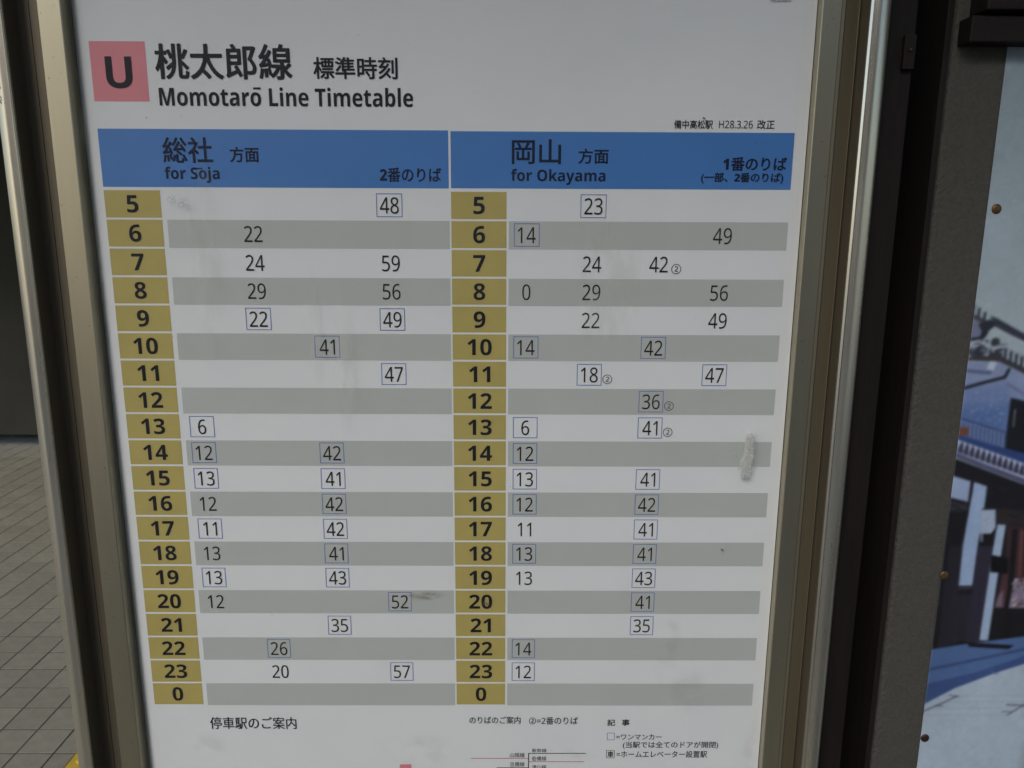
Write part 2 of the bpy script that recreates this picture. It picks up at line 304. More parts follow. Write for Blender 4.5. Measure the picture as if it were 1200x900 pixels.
# shapes of the printed photograph on the poster: (kind, sRGB colour, [width,] points in mm)
POSTER = [
('p',(44,48,62),[(538.3,-94.9),(546.4,-97.7),(579.7,-115.4),(814.3,-222.1),(816.6,-234.4),(580.8,-123.5),(565.3,-116.8),(545.7,-107.3)]),
('l',(150,158,165),1.3,[(545.8,-108.3),(581.2,-126.5),(817.2,-237.4)]),
('p',(92,98,125),[(509.7,-96.9),(529.7,-102.6),(531.9,-119.9),(512.8,-121.9)]),
('l',(62,58,66),5,[(509.0,-91.2),(524.2,-97.8),(539.7,-105.4)]),
('l',(40,44,58),3,[(512.4,-79.8),(512.1,-89.3)]),
('l',(40,44,58),3,[(519.1,-83.5),(518.8,-93.1)]),
('l',(40,44,58),3,[(525.3,-87.3),(525.1,-96.8)]),
('l',(40,44,58),3,[(532.2,-92.0),(532.0,-101.6)]),
('p',(34,36,48),[(526.1,-104.5),(538.8,-98.7),(547.3,-104.4),(538.6,-112.1),(535.7,-119.9),(529.9,-119.9),(530.9,-112.2)]),
('l',(28,30,40),3.2,[(512.9,-122.9),(531.9,-119.9),(536.9,-114.1)]),
('p',(130,142,152),[(517.1,-125.8),(532.2,-122.8),(553.9,-125.6),(555.2,-135.3),(518.3,-135.5)]),
('d',(44,46,54),5,(548.0,-124.7)),
('p',(38,42,54),[(514.2,-133.5),(532.7,-126.7),(541.4,-133.4),(556.6,-131.4),(557.9,-141.2),(515.2,-141.3)]),
('p',(140,150,160),[(540.1,-131.5),(552.4,-128.5),(549.3,-134.4)]),
('p',(125,138,150),[(519.3,-127.7),(528.7,-125.7),(524.9,-133.5)]),
('p',(120,130,142),[(554.2,-127.5),(583.0,-139.1),(818.2,-242.6),(819.7,-250.8),(584.1,-146.9)]),
('l',(50,46,52),6,[(519.2,-142.3),(556.4,-144.1),(585.5,-157.2),(823.1,-268.4)]),
('l',(40,44,58),3.2,[(560.8,-133.3),(561.5,-146.0)]),
('l',(40,44,58),3.2,[(567.3,-136.3),(568.0,-149.0)]),
('l',(40,44,58),3.2,[(573.8,-139.2),(574.6,-152.0)]),
('l',(40,44,58),3.2,[(580.4,-142.2),(581.2,-154.9)]),
('l',(40,44,58),3.2,[(586.9,-145.1),(587.7,-157.9)]),
('l',(40,44,58),3.2,[(593.5,-148.1),(594.3,-160.9)]),
('l',(40,44,58),3.2,[(600.1,-151.1),(600.9,-163.9)]),
('l',(40,44,58),3.2,[(606.7,-154.0),(607.5,-166.9)]),
('l',(40,44,58),3.2,[(613.3,-157.0),(614.1,-169.9)]),
('l',(40,44,58),3.2,[(619.9,-160.0),(620.8,-172.9)]),
('l',(40,44,58),3.2,[(626.5,-163.0),(627.4,-175.9)]),
('l',(40,44,58),3.2,[(633.1,-166.0),(634.1,-178.9)]),
('l',(40,44,58),3.2,[(639.8,-169.0),(640.7,-181.9)]),
('l',(40,44,58),3.2,[(646.4,-172.0),(647.4,-184.9)]),
('l',(40,44,58),3.2,[(653.1,-175.0),(654.1,-187.9)]),
('l',(40,44,58),3.2,[(659.8,-178.0),(660.8,-191.0)]),
('l',(40,44,58),3.2,[(666.5,-181.0),(667.5,-194.0)]),
('l',(40,44,58),3.2,[(673.2,-184.0),(674.2,-197.0)]),
('l',(40,44,58),3.2,[(679.9,-187.1),(681.0,-200.1)]),
('l',(40,44,58),3.2,[(686.6,-190.1),(687.7,-203.1)]),
('l',(40,44,58),3.2,[(693.3,-193.1),(694.5,-206.2)]),
('l',(40,44,58),3.2,[(700.1,-196.2),(701.3,-209.2)]),
('l',(40,44,58),3.2,[(706.9,-199.2),(708.0,-212.3)]),
('l',(40,44,58),3.2,[(713.6,-202.3),(714.8,-215.4)]),
('l',(40,44,58),3.2,[(720.4,-205.3),(721.6,-218.5)]),
('l',(40,44,58),3.2,[(727.2,-208.4),(728.5,-221.5)]),
('l',(40,44,58),3.2,[(734.0,-211.4),(735.3,-224.6)]),
('l',(40,44,58),3.2,[(740.8,-214.5),(742.1,-227.7)]),
('l',(40,44,58),3.2,[(747.7,-217.6),(749.0,-230.8)]),
('l',(40,44,58),3.2,[(754.5,-220.7),(755.9,-233.9)]),
('l',(40,44,58),3.2,[(761.4,-223.8),(762.7,-237.0)]),
('l',(40,44,58),3.2,[(768.2,-226.8),(769.6,-240.1)]),
('l',(40,44,58),3.2,[(775.1,-229.9),(776.5,-243.3)]),
('l',(40,44,58),3.2,[(782.0,-233.0),(783.5,-246.4)]),
('l',(48,54,70),0.9931166477860282,[(526.3,-140.5),(528.2,-139.1)]),
('l',(150,160,168),1.4418684350721072,[(549.0,-131.6),(552.7,-131.4)]),
('l',(150,160,168),0.8895656234405896,[(535.3,-125.5),(537.9,-123.7)]),
('l',(150,160,168),1.5260019340644102,[(526.5,-129.7),(530.9,-128.2)]),
('l',(150,160,168),0.9077289183500645,[(548.8,-129.2),(550.8,-128.2)]),
('l',(70,78,92),1.70137496000466,[(520.4,-139.4),(524.4,-138.0)]),
('l',(150,160,168),1.5018197565812916,[(519.6,-140.2),(522.3,-141.6)]),
('l',(150,160,168),1.0856532302299147,[(534.7,-133.1),(538.2,-134.6)]),
('l',(34,38,50),1.331807994024316,[(522.0,-136.7),(525.1,-136.1)]),
('l',(70,78,92),0.9976481550096817,[(542.1,-131.4),(544.7,-131.5)]),
('l',(70,78,92),1.7130649320877698,[(535.6,-123.2),(539.6,-122.6)]),
('l',(48,54,70),1.066842298460406,[(552.4,-127.5),(555.9,-127.0)]),
('l',(48,54,70),1.4574407249410744,[(550.9,-139.1),(553.5,-140.7)]),
('l',(48,54,70),1.1000447535252802,[(549.4,-122.2),(551.5,-123.3)]),
('l',(150,160,168),1.705132608352,[(529.0,-125.1),(531.5,-125.4)]),
('l',(34,38,50),1.0887442984941902,[(531.4,-123.4),(533.5,-121.8)]),
('l',(112,126,140),0.9536563844062375,[(520.3,-132.0),(525.9,-131.9)]),
('l',(48,54,70),0.8169421874926605,[(522.2,-133.6),(524.6,-133.1)]),
('l',(112,126,140),1.125434468425528,[(539.9,-136.2),(543.3,-136.8)]),
('l',(70,78,92),0.8331214657642322,[(535.1,-123.0),(540.9,-124.0)]),
('l',(48,54,70),1.1375224245329854,[(556.5,-133.0),(559.9,-131.5)]),
('l',(150,160,168),1.5902104717084726,[(523.4,-126.2),(526.6,-124.7)]),
('l',(150,160,168),1.3144826227838116,[(545.6,-134.3),(548.2,-136.0)]),
('l',(150,160,168),1.025519650063859,[(539.7,-137.6),(542.3,-137.4)]),
('l',(70,78,92),1.4115183450769935,[(520.9,-135.9),(522.8,-135.4)]),
('l',(70,78,92),1.3025826008563597,[(532.5,-123.6),(537.0,-122.4)]),
('l',(70,78,92),1.4472717240167812,[(525.3,-132.0),(527.3,-132.5)]),
('l',(150,160,168),1.0236681553150766,[(553.5,-136.2),(556.7,-136.3)]),
('l',(112,126,140),1.3162741638881792,[(555.4,-128.9),(560.0,-130.6)]),
('l',(34,38,50),0.9957410684616237,[(547.3,-127.5),(550.9,-129.3)]),
('l',(112,126,140),1.197022572256874,[(549.9,-127.8),(553.6,-129.4)]),
('l',(112,126,140),1.6209221636952362,[(537.7,-135.2),(541.9,-134.6)]),
('l',(70,78,92),1.3073197769984075,[(533.3,-131.3),(535.4,-130.0)]),
('l',(150,160,168),1.5800632127899117,[(537.1,-138.6),(541.6,-139.9)]),
('l',(70,78,92),1.0686060166159952,[(555.5,-127.0),(561.4,-127.5)]),
('l',(48,54,70),1.5901626415902006,[(525.2,-126.6),(530.0,-125.6)]),
('l',(48,54,70),1.167940444474283,[(549.3,-133.3),(554.4,-134.4)]),
('l',(70,78,92),1.7930829288629822,[(532.1,-134.5),(537.7,-135.6)]),
('l',(112,126,140),0.887044820900528,[(521.7,-133.7),(525.7,-135.1)]),
('l',(34,38,50),0.9263397008708604,[(553.9,-139.7),(557.5,-141.6)]),
('l',(34,38,50),1.6590684468843533,[(519.3,-137.2),(523.7,-136.7)]),
('l',(34,38,50),1.399737426566102,[(550.5,-137.6),(553.5,-136.8)]),
('l',(70,78,92),1.7001190372854031,[(530.0,-128.2),(535.6,-128.6)]),
('l',(150,160,168),0.9487613426985249,[(532.8,-124.9),(537.3,-123.2)]),
('l',(48,54,70),1.1369588609740562,[(536.6,-123.4),(539.6,-125.1)]),
('l',(48,54,70),1.6250776094998105,[(518.9,-137.1),(523.0,-136.4)]),
('l',(30,32,42),1,[(546.5,-98.7),(551.0,-103.4)]),
('l',(30,32,42),1,[(552.7,-101.8),(557.2,-106.6)]),
('l',(30,32,42),1,[(558.9,-105.0),(563.4,-109.8)]),
('l',(30,32,42),1,[(565.1,-108.2),(569.7,-113.0)]),
('l',(30,32,42),1,[(571.4,-111.3),(575.9,-116.1)]),
('l',(30,32,42),1,[(577.6,-114.5),(582.2,-119.3)]),
('l',(30,32,42),1,[(583.9,-117.7),(588.4,-122.5)]),
('l',(30,32,42),1,[(590.1,-120.9),(594.7,-125.7)]),
('l',(30,32,42),1,[(596.4,-124.1),(601.0,-128.9)]),
('l',(30,32,42),1,[(602.7,-127.3),(607.3,-132.1)]),
('l',(30,32,42),1,[(609.0,-130.5),(613.6,-135.4)]),
('l',(30,32,42),1,[(615.3,-133.7),(619.9,-138.6)]),
('l',(30,32,42),1,[(621.6,-137.0),(626.3,-141.8)]),
('l',(30,32,42),1,[(628.0,-140.2),(632.6,-145.1)]),
('l',(30,32,42),1,[(634.3,-143.4),(639.0,-148.3)]),
('l',(30,32,42),1,[(640.7,-146.6),(645.4,-151.5)]),
('l',(30,32,42),1,[(647.1,-149.9),(651.7,-154.8)]),
('l',(30,32,42),1,[(653.4,-153.1),(658.1,-158.0)]),
('l',(30,32,42),1,[(659.8,-156.4),(664.5,-161.3)]),
('l',(30,32,42),1,[(666.2,-159.7),(671.0,-164.6)]),
('l',(30,32,42),1,[(672.7,-162.9),(677.4,-167.9)]),
('l',(30,32,42),1,[(679.1,-166.2),(683.8,-171.1)]),
('l',(30,32,42),1,[(685.5,-169.5),(690.3,-174.4)]),
('l',(30,32,42),1,[(692.0,-172.8),(696.8,-177.7)]),
('p',(104,118,152),[(511.9,-146.2),(556.9,-148.0),(586.1,-161.7),(824.1,-273.6),(845.7,-385.9),(518.8,-251.4),(508.1,-162.9)]),
('p',(84,104,146),[(515.8,-177.7),(568.0,-172.6),(575.9,-187.5),(830.1,-305.1),(844.6,-380.5),(518.8,-251.4)]),
('p',(62,88,138),[(516.4,-198.7),(573.2,-196.5),(575.8,-245.1),(514.9,-235.0)]),
('l',(70,80,112),4,[(515.2,-157.0),(546.7,-159.8)]),
('p',(150,160,180),[(542.2,-154.9),(545.0,-146.1),(552.9,-147.0),(550.3,-156.9)]),
('l',(86,92,128),3,[(568.0,-172.6),(589.3,-184.4),(830.1,-305.1)]),
('l',(26,30,42),3.6,[(515.9,-178.7),(538.5,-171.7),(564.0,-164.7),(567.7,-155.8)]),
('p',(20,22,28),[(574.1,-188.5),(590.4,-192.4),(643.4,-216.4),(654.5,-289.5),(575.0,-253.3)]),
('l',(175,178,180),0.9,[(580.9,-202.5),(581.7,-222.7)]),
('p',(150,160,178),[(689.1,-253.1),(732.8,-273.7),(741.9,-326.4),(697.9,-307.3)]),
('p',(24,26,32),[(696.5,-261.3),(727.1,-275.8),(733.9,-315.8),(703.3,-303.1)]),
('d',(92,110,150),1.4833774700796787,(543.3,-201.3)),
('d',(92,110,150),1.7968281460180222,(562.2,-182.4)),
('d',(80,98,142),0.8616430021031678,(526.5,-182.6)),
('d',(80,98,142),0.6730163248912172,(562.7,-202.3)),
('d',(104,118,154),0.9448102123871436,(558.4,-195.7)),
('d',(104,118,154),1.6758655405398502,(565.0,-207.0)),
('d',(104,118,154),1.1875545311143003,(539.6,-213.8)),
('d',(104,118,154),0.8249597428037293,(535.4,-218.3)),
('d',(92,110,150),1.6067572996423074,(534.1,-204.6)),
('d',(104,118,154),1.2403936099006931,(563.3,-189.2)),
('d',(92,110,150),1.282223318754192,(536.7,-182.6)),
('d',(80,98,142),1.3769246173725738,(525.6,-194.0)),
('d',(92,110,150),1.6427313510014336,(543.1,-189.6)),
('d',(80,98,142),1.4387303623048306,(547.6,-182.9)),
('d',(104,118,154),0.6173681713316879,(559.1,-196.3)),
('d',(92,110,150),1.5213735040825331,(560.5,-201.4)),
('d',(104,118,154),1.7581533540233658,(528.2,-220.7)),
('d',(92,110,150),1.7854686105362587,(553.4,-192.8)),
('d',(80,98,142),0.7275334323652778,(533.2,-181.1)),
('d',(92,110,150),1.3754133424380286,(543.3,-201.9)),
('d',(80,98,142),1.5040509653815033,(542.0,-209.3)),
('d',(104,118,154),0.6462974643812052,(528.1,-207.9)),
('d',(104,118,154),0.975753084370002,(520.4,-186.9)),
('d',(80,98,142),1.1803131791927606,(540.9,-184.2)),
('d',(92,110,150),1.3764411562662748,(559.1,-211.1)),
('d',(104,118,154),0.9453776441579101,(552.4,-196.5)),
('d',(80,98,142),0.9474976963080544,(560.6,-196.2)),
('d',(104,118,154),0.7069132849506398,(562.4,-195.8)),
('d',(92,110,150),1.2940680650237595,(554.3,-192.4)),
('d',(104,118,154),1.4003305297175106,(537.8,-201.8)),
('d',(92,110,150),1.2559542821939758,(551.9,-184.2)),
('d',(92,110,150),1.2050735130003165,(522.2,-200.8)),
('d',(104,118,154),1.51090471128876,(531.3,-204.6)),
('d',(80,98,142),1.7372779716401383,(560.7,-218.7)),
('d',(92,110,150),0.6439110378304377,(552.6,-185.9)),
('d',(80,98,142),0.6334833917942795,(517.9,-177.4)),
('d',(92,110,150),1.2910763320542173,(547.8,-177.1)),
('d',(92,110,150),0.9948834507174018,(560.2,-194.8)),
('d',(92,110,150),1.6434137998258866,(552.6,-199.3)),
('d',(92,110,150),1.1778424583318108,(568.2,-208.1)),
('d',(80,98,142),1.686907420562716,(538.4,-183.1)),
('d',(92,110,150),1.3894921992072766,(558.8,-211.2)),
('d',(104,118,154),1.0154737824458056,(549.4,-205.5)),
('d',(80,98,142),1.0917645576059005,(554.5,-220.3)),
('d',(80,98,142),0.6771100560102425,(544.5,-207.2)),
('d',(92,110,150),0.6662390595395267,(558.3,-190.1)),
('d',(80,98,142),1.226778068632366,(548.2,-194.4)),
('d',(92,110,150),1.4439136209431112,(551.5,-185.8)),
('d',(92,110,150),1.5688020834781147,(553.4,-214.8)),
('d',(80,98,142),0.7870764677143772,(557.8,-187.0)),
('d',(92,110,150),1.1218561412027293,(564.4,-212.9)),
('d',(104,118,154),1.4206083878720612,(565.4,-214.9)),
('d',(80,98,142),1.3411006284072782,(549.3,-197.2)),
('d',(92,110,150),1.2225077730111749,(538.7,-218.3)),
('d',(104,118,154),0.8879305148893977,(532.0,-208.5)),
('d',(104,118,154),1.7033759164896631,(534.2,-182.3)),
('d',(80,98,142),0.6865242938208308,(536.0,-201.7)),
('d',(104,118,154),0.8839507226940927,(550.3,-213.6)),
('d',(80,98,142),1.079000663957062,(554.4,-181.8)),
('d',(80,98,142),1.413506724151218,(566.1,-214.4)),
('p',(52,70,116),[(512.4,-214.8),(574.0,-231.8),(576.1,-247.2),(514.7,-234.0)]),
('l',(40,54,92),2,[(511.9,-210.7),(573.8,-229.8)]),
('l',(105,122,158),1.5,[(522.4,-215.7),(523.4,-232.0)]),
('l',(105,122,158),1.5,[(527.2,-217.2),(528.3,-233.4)]),
('l',(105,122,158),1.5,[(532.1,-218.6),(533.1,-234.9)]),
('l',(105,122,158),1.5,[(536.9,-220.1),(538.0,-236.3)]),
('l',(105,122,158),1.5,[(541.7,-221.6),(542.8,-237.8)]),
('l',(105,122,158),1.5,[(546.6,-223.0),(547.7,-239.3)]),
('l',(105,122,158),1.5,[(551.4,-224.5),(552.5,-240.8)]),
('l',(105,122,158),1.5,[(556.3,-225.9),(557.4,-242.2)]),
('l',(105,122,158),1.5,[(561.1,-227.4),(562.3,-243.7)]),
('l',(105,122,158),1.5,[(566.0,-228.8),(567.2,-245.2)]),
('l',(105,122,158),1.5,[(570.9,-230.3),(572.1,-246.6)]),
('p',(96,54,38),[(513.4,-222.8),(530.3,-223.8),(530.6,-234.0),(514.6,-233.0)]),
('p',(34,52,104),[(514.5,-232.0),(599.1,-254.3),(832.6,-317.9),(835.9,-334.9),(601.1,-268.7),(515.5,-240.1)]),
('p',(150,160,185),[(513.0,-236.0),(600.8,-266.7),(837.3,-342.5),(842.1,-367.4),(603.4,-285.4),(513.0,-252.4)]),
('p',(42,44,66),[(517.2,-237.6),(520.2,-241.6),(520.5,-252.9),(514.8,-250.9),(514.7,-246.8)]),
('p',(42,44,66),[(523.9,-240.0),(527.0,-244.0),(527.3,-255.3),(521.5,-253.3),(521.4,-249.2)]),
('p',(42,44,66),[(530.6,-242.3),(533.7,-246.4),(534.0,-257.7),(528.2,-255.7),(528.1,-251.6)]),
('p',(42,44,66),[(537.3,-244.7),(540.4,-248.8),(540.7,-260.1),(535.0,-258.1),(534.9,-254.0)]),
('p',(42,44,66),[(544.0,-247.1),(547.1,-251.2),(547.5,-262.5),(541.7,-260.5),(541.6,-256.4)]),
('p',(42,44,66),[(550.7,-249.5),(553.9,-253.6),(554.2,-264.9),(548.5,-262.9),(548.4,-258.8)]),
('p',(42,44,66),[(557.5,-251.9),(560.6,-256.0),(561.0,-267.4),(555.2,-265.3),(555.1,-261.2)]),
('p',(42,44,66),[(564.2,-254.3),(567.4,-258.4),(567.8,-269.8),(562.0,-267.7),(561.9,-263.6)]),
('p',(42,44,66),[(571.0,-256.7),(574.2,-260.8),(574.6,-272.2),(568.8,-270.1),(568.7,-266.0)]),
('p',(42,44,66),[(577.8,-259.1),(580.9,-263.2),(581.4,-274.6),(575.6,-272.6),(575.4,-268.4)]),
('p',(42,44,66),[(584.6,-261.5),(587.7,-265.7),(588.2,-277.1),(582.4,-275.0),(582.2,-270.9)]),
('p',(42,44,66),[(591.4,-264.0),(594.5,-268.1),(595.0,-279.5),(589.2,-277.4),(589.0,-273.3)]),
('p',(42,44,66),[(598.2,-266.4),(601.4,-270.5),(601.9,-281.9),(596.0,-279.9),(595.9,-275.7)]),
('p',(42,44,66),[(605.0,-268.8),(608.2,-272.9),(608.7,-284.4),(602.9,-282.3),(602.7,-278.1)]),
('p',(42,44,66),[(611.8,-271.2),(615.0,-275.4),(615.5,-286.8),(609.7,-284.7),(609.5,-280.6)]),
('p',(42,44,66),[(618.6,-273.6),(621.8,-277.8),(622.4,-289.3),(616.6,-287.2),(616.4,-283.0)]),
('p',(42,44,66),[(625.5,-276.1),(628.7,-280.2),(629.3,-291.7),(623.4,-289.6),(623.2,-285.5)]),
('p',(42,44,66),[(632.3,-278.5),(635.6,-282.7),(636.2,-294.2),(630.3,-292.1),(630.1,-287.9)]),
('p',(42,44,66),[(639.2,-280.9),(642.4,-285.1),(643.0,-296.6),(637.2,-294.5),(636.9,-290.4)]),
('p',(42,44,66),[(646.1,-283.4),(649.3,-287.6),(649.9,-299.1),(644.1,-297.0),(643.8,-292.8)]),
('p',(42,44,66),[(652.9,-285.8),(656.2,-290.0),(656.9,-301.6),(651.0,-299.5),(650.7,-295.3)]),
('p',(42,44,66),[(659.8,-288.3),(663.1,-292.5),(663.8,-304.0),(657.9,-301.9),(657.6,-297.7)]),
('p',(42,44,66),[(666.7,-290.7),(670.0,-294.9),(670.7,-306.5),(664.8,-304.4),(664.5,-300.2)]),
('p',(42,44,66),[(673.6,-293.2),(676.9,-297.4),(677.6,-309.0),(671.7,-306.9),(671.5,-302.7)]),
('p',(42,44,66),[(680.6,-295.7),(683.9,-299.9),(684.6,-311.5),(678.7,-309.3),(678.4,-305.1)]),
('p',(42,44,66),[(687.5,-298.1),(690.8,-302.3),(691.5,-313.9),(685.6,-311.8),(685.3,-307.6)]),
('p',(42,44,66),[(694.4,-300.6),(697.8,-304.8),(698.5,-316.4),(692.6,-314.3),(692.3,-310.1)]),
('p',(42,44,66),[(701.4,-303.0),(704.7,-307.3),(705.5,-318.9),(699.5,-316.8),(699.3,-312.6)]),
('p',(42,44,66),[(708.3,-305.5),(711.7,-309.7),(712.5,-321.4),(706.5,-319.3),(706.2,-315.0)]),
('p',(42,44,66),[(715.3,-308.0),(718.7,-312.2),(719.5,-323.9),(713.5,-321.8),(713.2,-317.5)]),
('p',(42,44,66),[(722.3,-310.5),(725.7,-314.7),(726.5,-326.4),(720.5,-324.3),(720.2,-320.0)]),
('p',(42,44,66),[(729.3,-313.0),(732.7,-317.2),(733.5,-328.9),(727.5,-326.8),(727.2,-322.5)]),
('p',(42,44,66),[(736.3,-315.4),(739.7,-319.7),(740.6,-331.4),(734.6,-329.3),(734.2,-325.0)]),
('p',(42,44,66),[(743.3,-317.9),(746.7,-322.2),(747.6,-333.9),(741.6,-331.8),(741.3,-327.5)]),
('p',(42,44,66),[(750.3,-320.4),(753.7,-324.7),(754.7,-336.4),(748.6,-334.3),(748.3,-330.0)]),
('p',(42,44,66),[(757.4,-322.9),(760.8,-327.2),(761.7,-339.0),(755.7,-336.8),(755.4,-332.5)]),
('p',(42,44,66),[(764.4,-325.4),(767.8,-329.7),(768.8,-341.5),(762.8,-339.3),(762.4,-335.1)]),
('p',(42,44,66),[(771.5,-327.9),(774.9,-332.2),(775.9,-344.0),(769.8,-341.9),(769.5,-337.6)]),
('p',(42,44,66),[(778.5,-330.4),(782.0,-334.7),(783.0,-346.5),(776.9,-344.4),(776.6,-340.1)]),
('p',(42,44,66),[(785.6,-333.0),(789.1,-337.2),(790.1,-349.1),(784.0,-346.9),(783.7,-342.6)]),
('p',(42,44,66),[(792.7,-335.5),(796.2,-339.8),(797.2,-351.6),(791.1,-349.5),(790.8,-345.1)]),
('p',(42,44,66),[(799.8,-338.0),(803.3,-342.3),(804.3,-354.2),(798.3,-352.0),(797.9,-347.7)]),
('p',(42,44,66),[(806.9,-340.5),(810.4,-344.8),(811.5,-356.7),(805.4,-354.5),(805.0,-350.2)]),
('p',(42,44,66),[(814.0,-343.1),(817.5,-347.4),(818.6,-359.2),(812.5,-357.1),(812.1,-352.8)]),
('p',(42,44,66),[(821.2,-345.6),(824.7,-349.9),(825.8,-361.8),(819.7,-359.6),(819.3,-355.3)]),
('p',(42,44,66),[(828.3,-348.1),(831.8,-352.4),(833.0,-364.4),(826.8,-362.2),(826.4,-357.8)]),
('p',(42,44,66),[(835.5,-350.7),(839.0,-355.0),(840.2,-366.9),(834.0,-364.7),(833.6,-360.4)]),
('p',(42,44,66),[(842.6,-353.2),(846.2,-357.5),(847.3,-369.5),(841.2,-367.3),(840.8,-363.0)]),
('l',(64,66,94),6,[(509.0,-252.4),(551.0,-268.8),(603.9,-288.5),(843.6,-375.0)]),
('p',(23,22,26),[(507.5,-256.5),(551.5,-273.0),(604.5,-292.7),(844.6,-380.5),(868.6,-504.3),(633.1,-494.3),(509.1,-514.8),(509.0,-380.3)]),
('p',(34,30,32),[(576.2,-322.2),(608.9,-324.3),(842.5,-369.5),(845.7,-385.9),(611.7,-343.5),(578.4,-339.3)]),
('l',(46,36,34),1.2,[(576.7,-326.5),(843.8,-376.1)]),
('l',(46,36,34),1.2,[(577.3,-330.7),(844.8,-381.5)]),
('l',(46,36,34),1.2,[(577.9,-335.0),(845.9,-387.0)]),
('l',(46,36,34),1.2,[(578.4,-339.3),(847.0,-392.5)]),
('p',(118,134,166),[(516.5,-281.3),(540.5,-288.6),(540.6,-313.8),(516.6,-307.5)]),
('p',(40,42,50),[(514.1,-311.7),(540.9,-315.9),(541.2,-326.5),(513.6,-324.4)]),
('p',(118,140,172),[(545.1,-289.6),(560.4,-294.8),(560.5,-326.5),(558.9,-369.4),(558.8,-419.8),(542.7,-419.8),(541.5,-369.4)]),
('p',(38,34,48),[(558.9,-369.4),(579.4,-369.4),(576.1,-494.2),(561.4,-494.2),(558.7,-424.3)]),
('p',(30,29,36),[(525.1,-369.4),(541.5,-369.4),(547.1,-497.6),(526.7,-503.3)]),
('p',(36,33,42),[(533.8,-432.0),(557.7,-432.0),(562.2,-491.9),(540.3,-494.1)]),
('l',(26,25,32),1,[(537.0,-433.1),(542.2,-491.8)]),
('l',(26,25,32),1,[(541.2,-433.1),(546.4,-491.9)]),
('l',(26,25,32),1,[(545.3,-433.1),(550.6,-491.9)]),
('l',(26,25,32),1,[(549.5,-433.1),(554.8,-491.9)]),
('l',(26,25,32),1,[(553.7,-433.1),(559.0,-491.9)]),
('l',(58,56,70),2,[(544.1,-423.1),(559.6,-423.1)]),
('p',(122,142,168),[(578.7,-341.4),(589.1,-342.5),(588.6,-369.4),(587.4,-491.9),(576.6,-491.9),(577.8,-380.3)]),
('p',(128,142,165),[(559.1,-323.3),(575.2,-322.8),(577.4,-346.8),(573.2,-353.2),(559.9,-353.2)]),
('l',(30,30,42),1.6,[(559.0,-322.8),(575.1,-322.2),(578.3,-345.7),(574.2,-353.2)]),
('l',(120,132,150),2.2,[(562.1,-354.3),(563.2,-362.9)]),
('p',(48,30,36),[(591.2,-343.6),(612.0,-345.7),(620.9,-408.8),(595.5,-404.4)]),
('p',(62,38,44),[(593.4,-404.4),(604.8,-404.4),(601.5,-448.9),(590.1,-448.9)]),
('p',(92,76,88),[(591.4,-435.4),(597.1,-424.3),(599.3,-447.7),(589.9,-447.7)]),
('p',(20,19,22),[(598.0,-347.8),(604.1,-347.8),(614.1,-494.3),(605.6,-494.3)]),
('p',(58,34,36),[(606.1,-347.8),(628.2,-352.1),(633.5,-409.9),(608.5,-408.8)]),
('p',(104,92,110),[(608.6,-409.9),(662.6,-409.9),(668.5,-449.0),(606.8,-448.9)]),
('d',(80,52,66),1.548225457003465,(618.5,-444.7)),
('d',(150,146,150),1.6011524865728863,(610.5,-412.6)),
('d',(120,100,110),1.3507717401904347,(637.5,-418.9)),
('d',(48,38,40),1.3524216120359167,(654.5,-429.1)),
('d',(48,38,40),1.9776353734805157,(620.1,-417.5)),
('d',(66,76,60),1.2238987534195407,(611.5,-439.8)),
('d',(80,52,66),1.8131683940589078,(640.3,-422.8)),
('d',(150,130,140),1.9177128179732232,(624.4,-433.3)),
('d',(150,146,150),1.742607173777924,(658.7,-426.2)),
('d',(120,100,110),1.5230554633691435,(659.6,-416.9)),
('d',(60,50,40),0.7559268955694035,(615.3,-419.8)),
('d',(48,38,40),1.2978589866038868,(642.2,-422.8)),
('d',(66,76,60),1.9335633919938355,(640.6,-431.1)),
('d',(150,146,150),1.5348028687523183,(659.3,-436.4)),
('d',(150,130,140),1.970240906234809,(663.9,-436.0)),
('d',(80,52,66),1.7177853925304118,(627.2,-431.4)),
('d',(66,76,60),1.5105720055589176,(646.5,-419.6)),
('d',(120,100,110),2.1809152552310507,(621.9,-416.5)),
('d',(150,146,150),1.9663079814762883,(660.7,-415.3)),
('d',(120,100,110),0.7065792251880385,(655.4,-412.9)),
('d',(150,146,150),1.8300670196437516,(654.2,-413.7)),
('d',(66,76,60),1.8186152463548213,(630.2,-433.0)),
('d',(66,76,60),2.009448491595773,(662.5,-430.1)),
('d',(150,130,140),1.0954720855621425,(614.0,-433.4)),
('d',(150,130,140),2.1182327890084367,(660.8,-422.5)),
('d',(60,50,40),0.8499183856217035,(613.5,-443.0)),
('d',(60,50,40),1.1763145441849163,(618.6,-442.8)),
('d',(150,146,150),1.3366554125534478,(638.2,-435.0)),
('d',(66,76,60),1.6895533389957076,(617.3,-446.8)),
('d',(120,100,110),1.4112429055130558,(633.8,-437.8)),
('d',(80,52,66),2.098297444594942,(631.8,-421.3)),
('d',(60,50,40),1.4774887482989796,(609.5,-426.8)),
('d',(66,76,60),1.103802228212987,(630.2,-433.1)),
('d',(80,52,66),0.6961288170043568,(643.1,-428.7)),
('d',(48,38,40),2.0677417558738824,(641.1,-422.0)),
('d',(150,146,150),0.6354919503852958,(613.5,-436.1)),
('d',(60,50,40),1.0017956450935523,(634.5,-433.2)),
('d',(60,50,40),0.8838736339086899,(620.7,-439.1)),
('d',(120,100,110),1.5529944093720585,(625.0,-425.5)),
('d',(120,100,110),1.9008909467091706,(662.9,-436.5)),
('d',(80,52,66),1.096026712656149,(622.9,-440.7)),
('d',(80,52,66),1.1244582913803378,(646.8,-435.2)),
('d',(150,130,140),0.7629467082109944,(625.9,-424.0)),
('d',(120,100,110),0.9591365866474,(655.6,-446.4)),
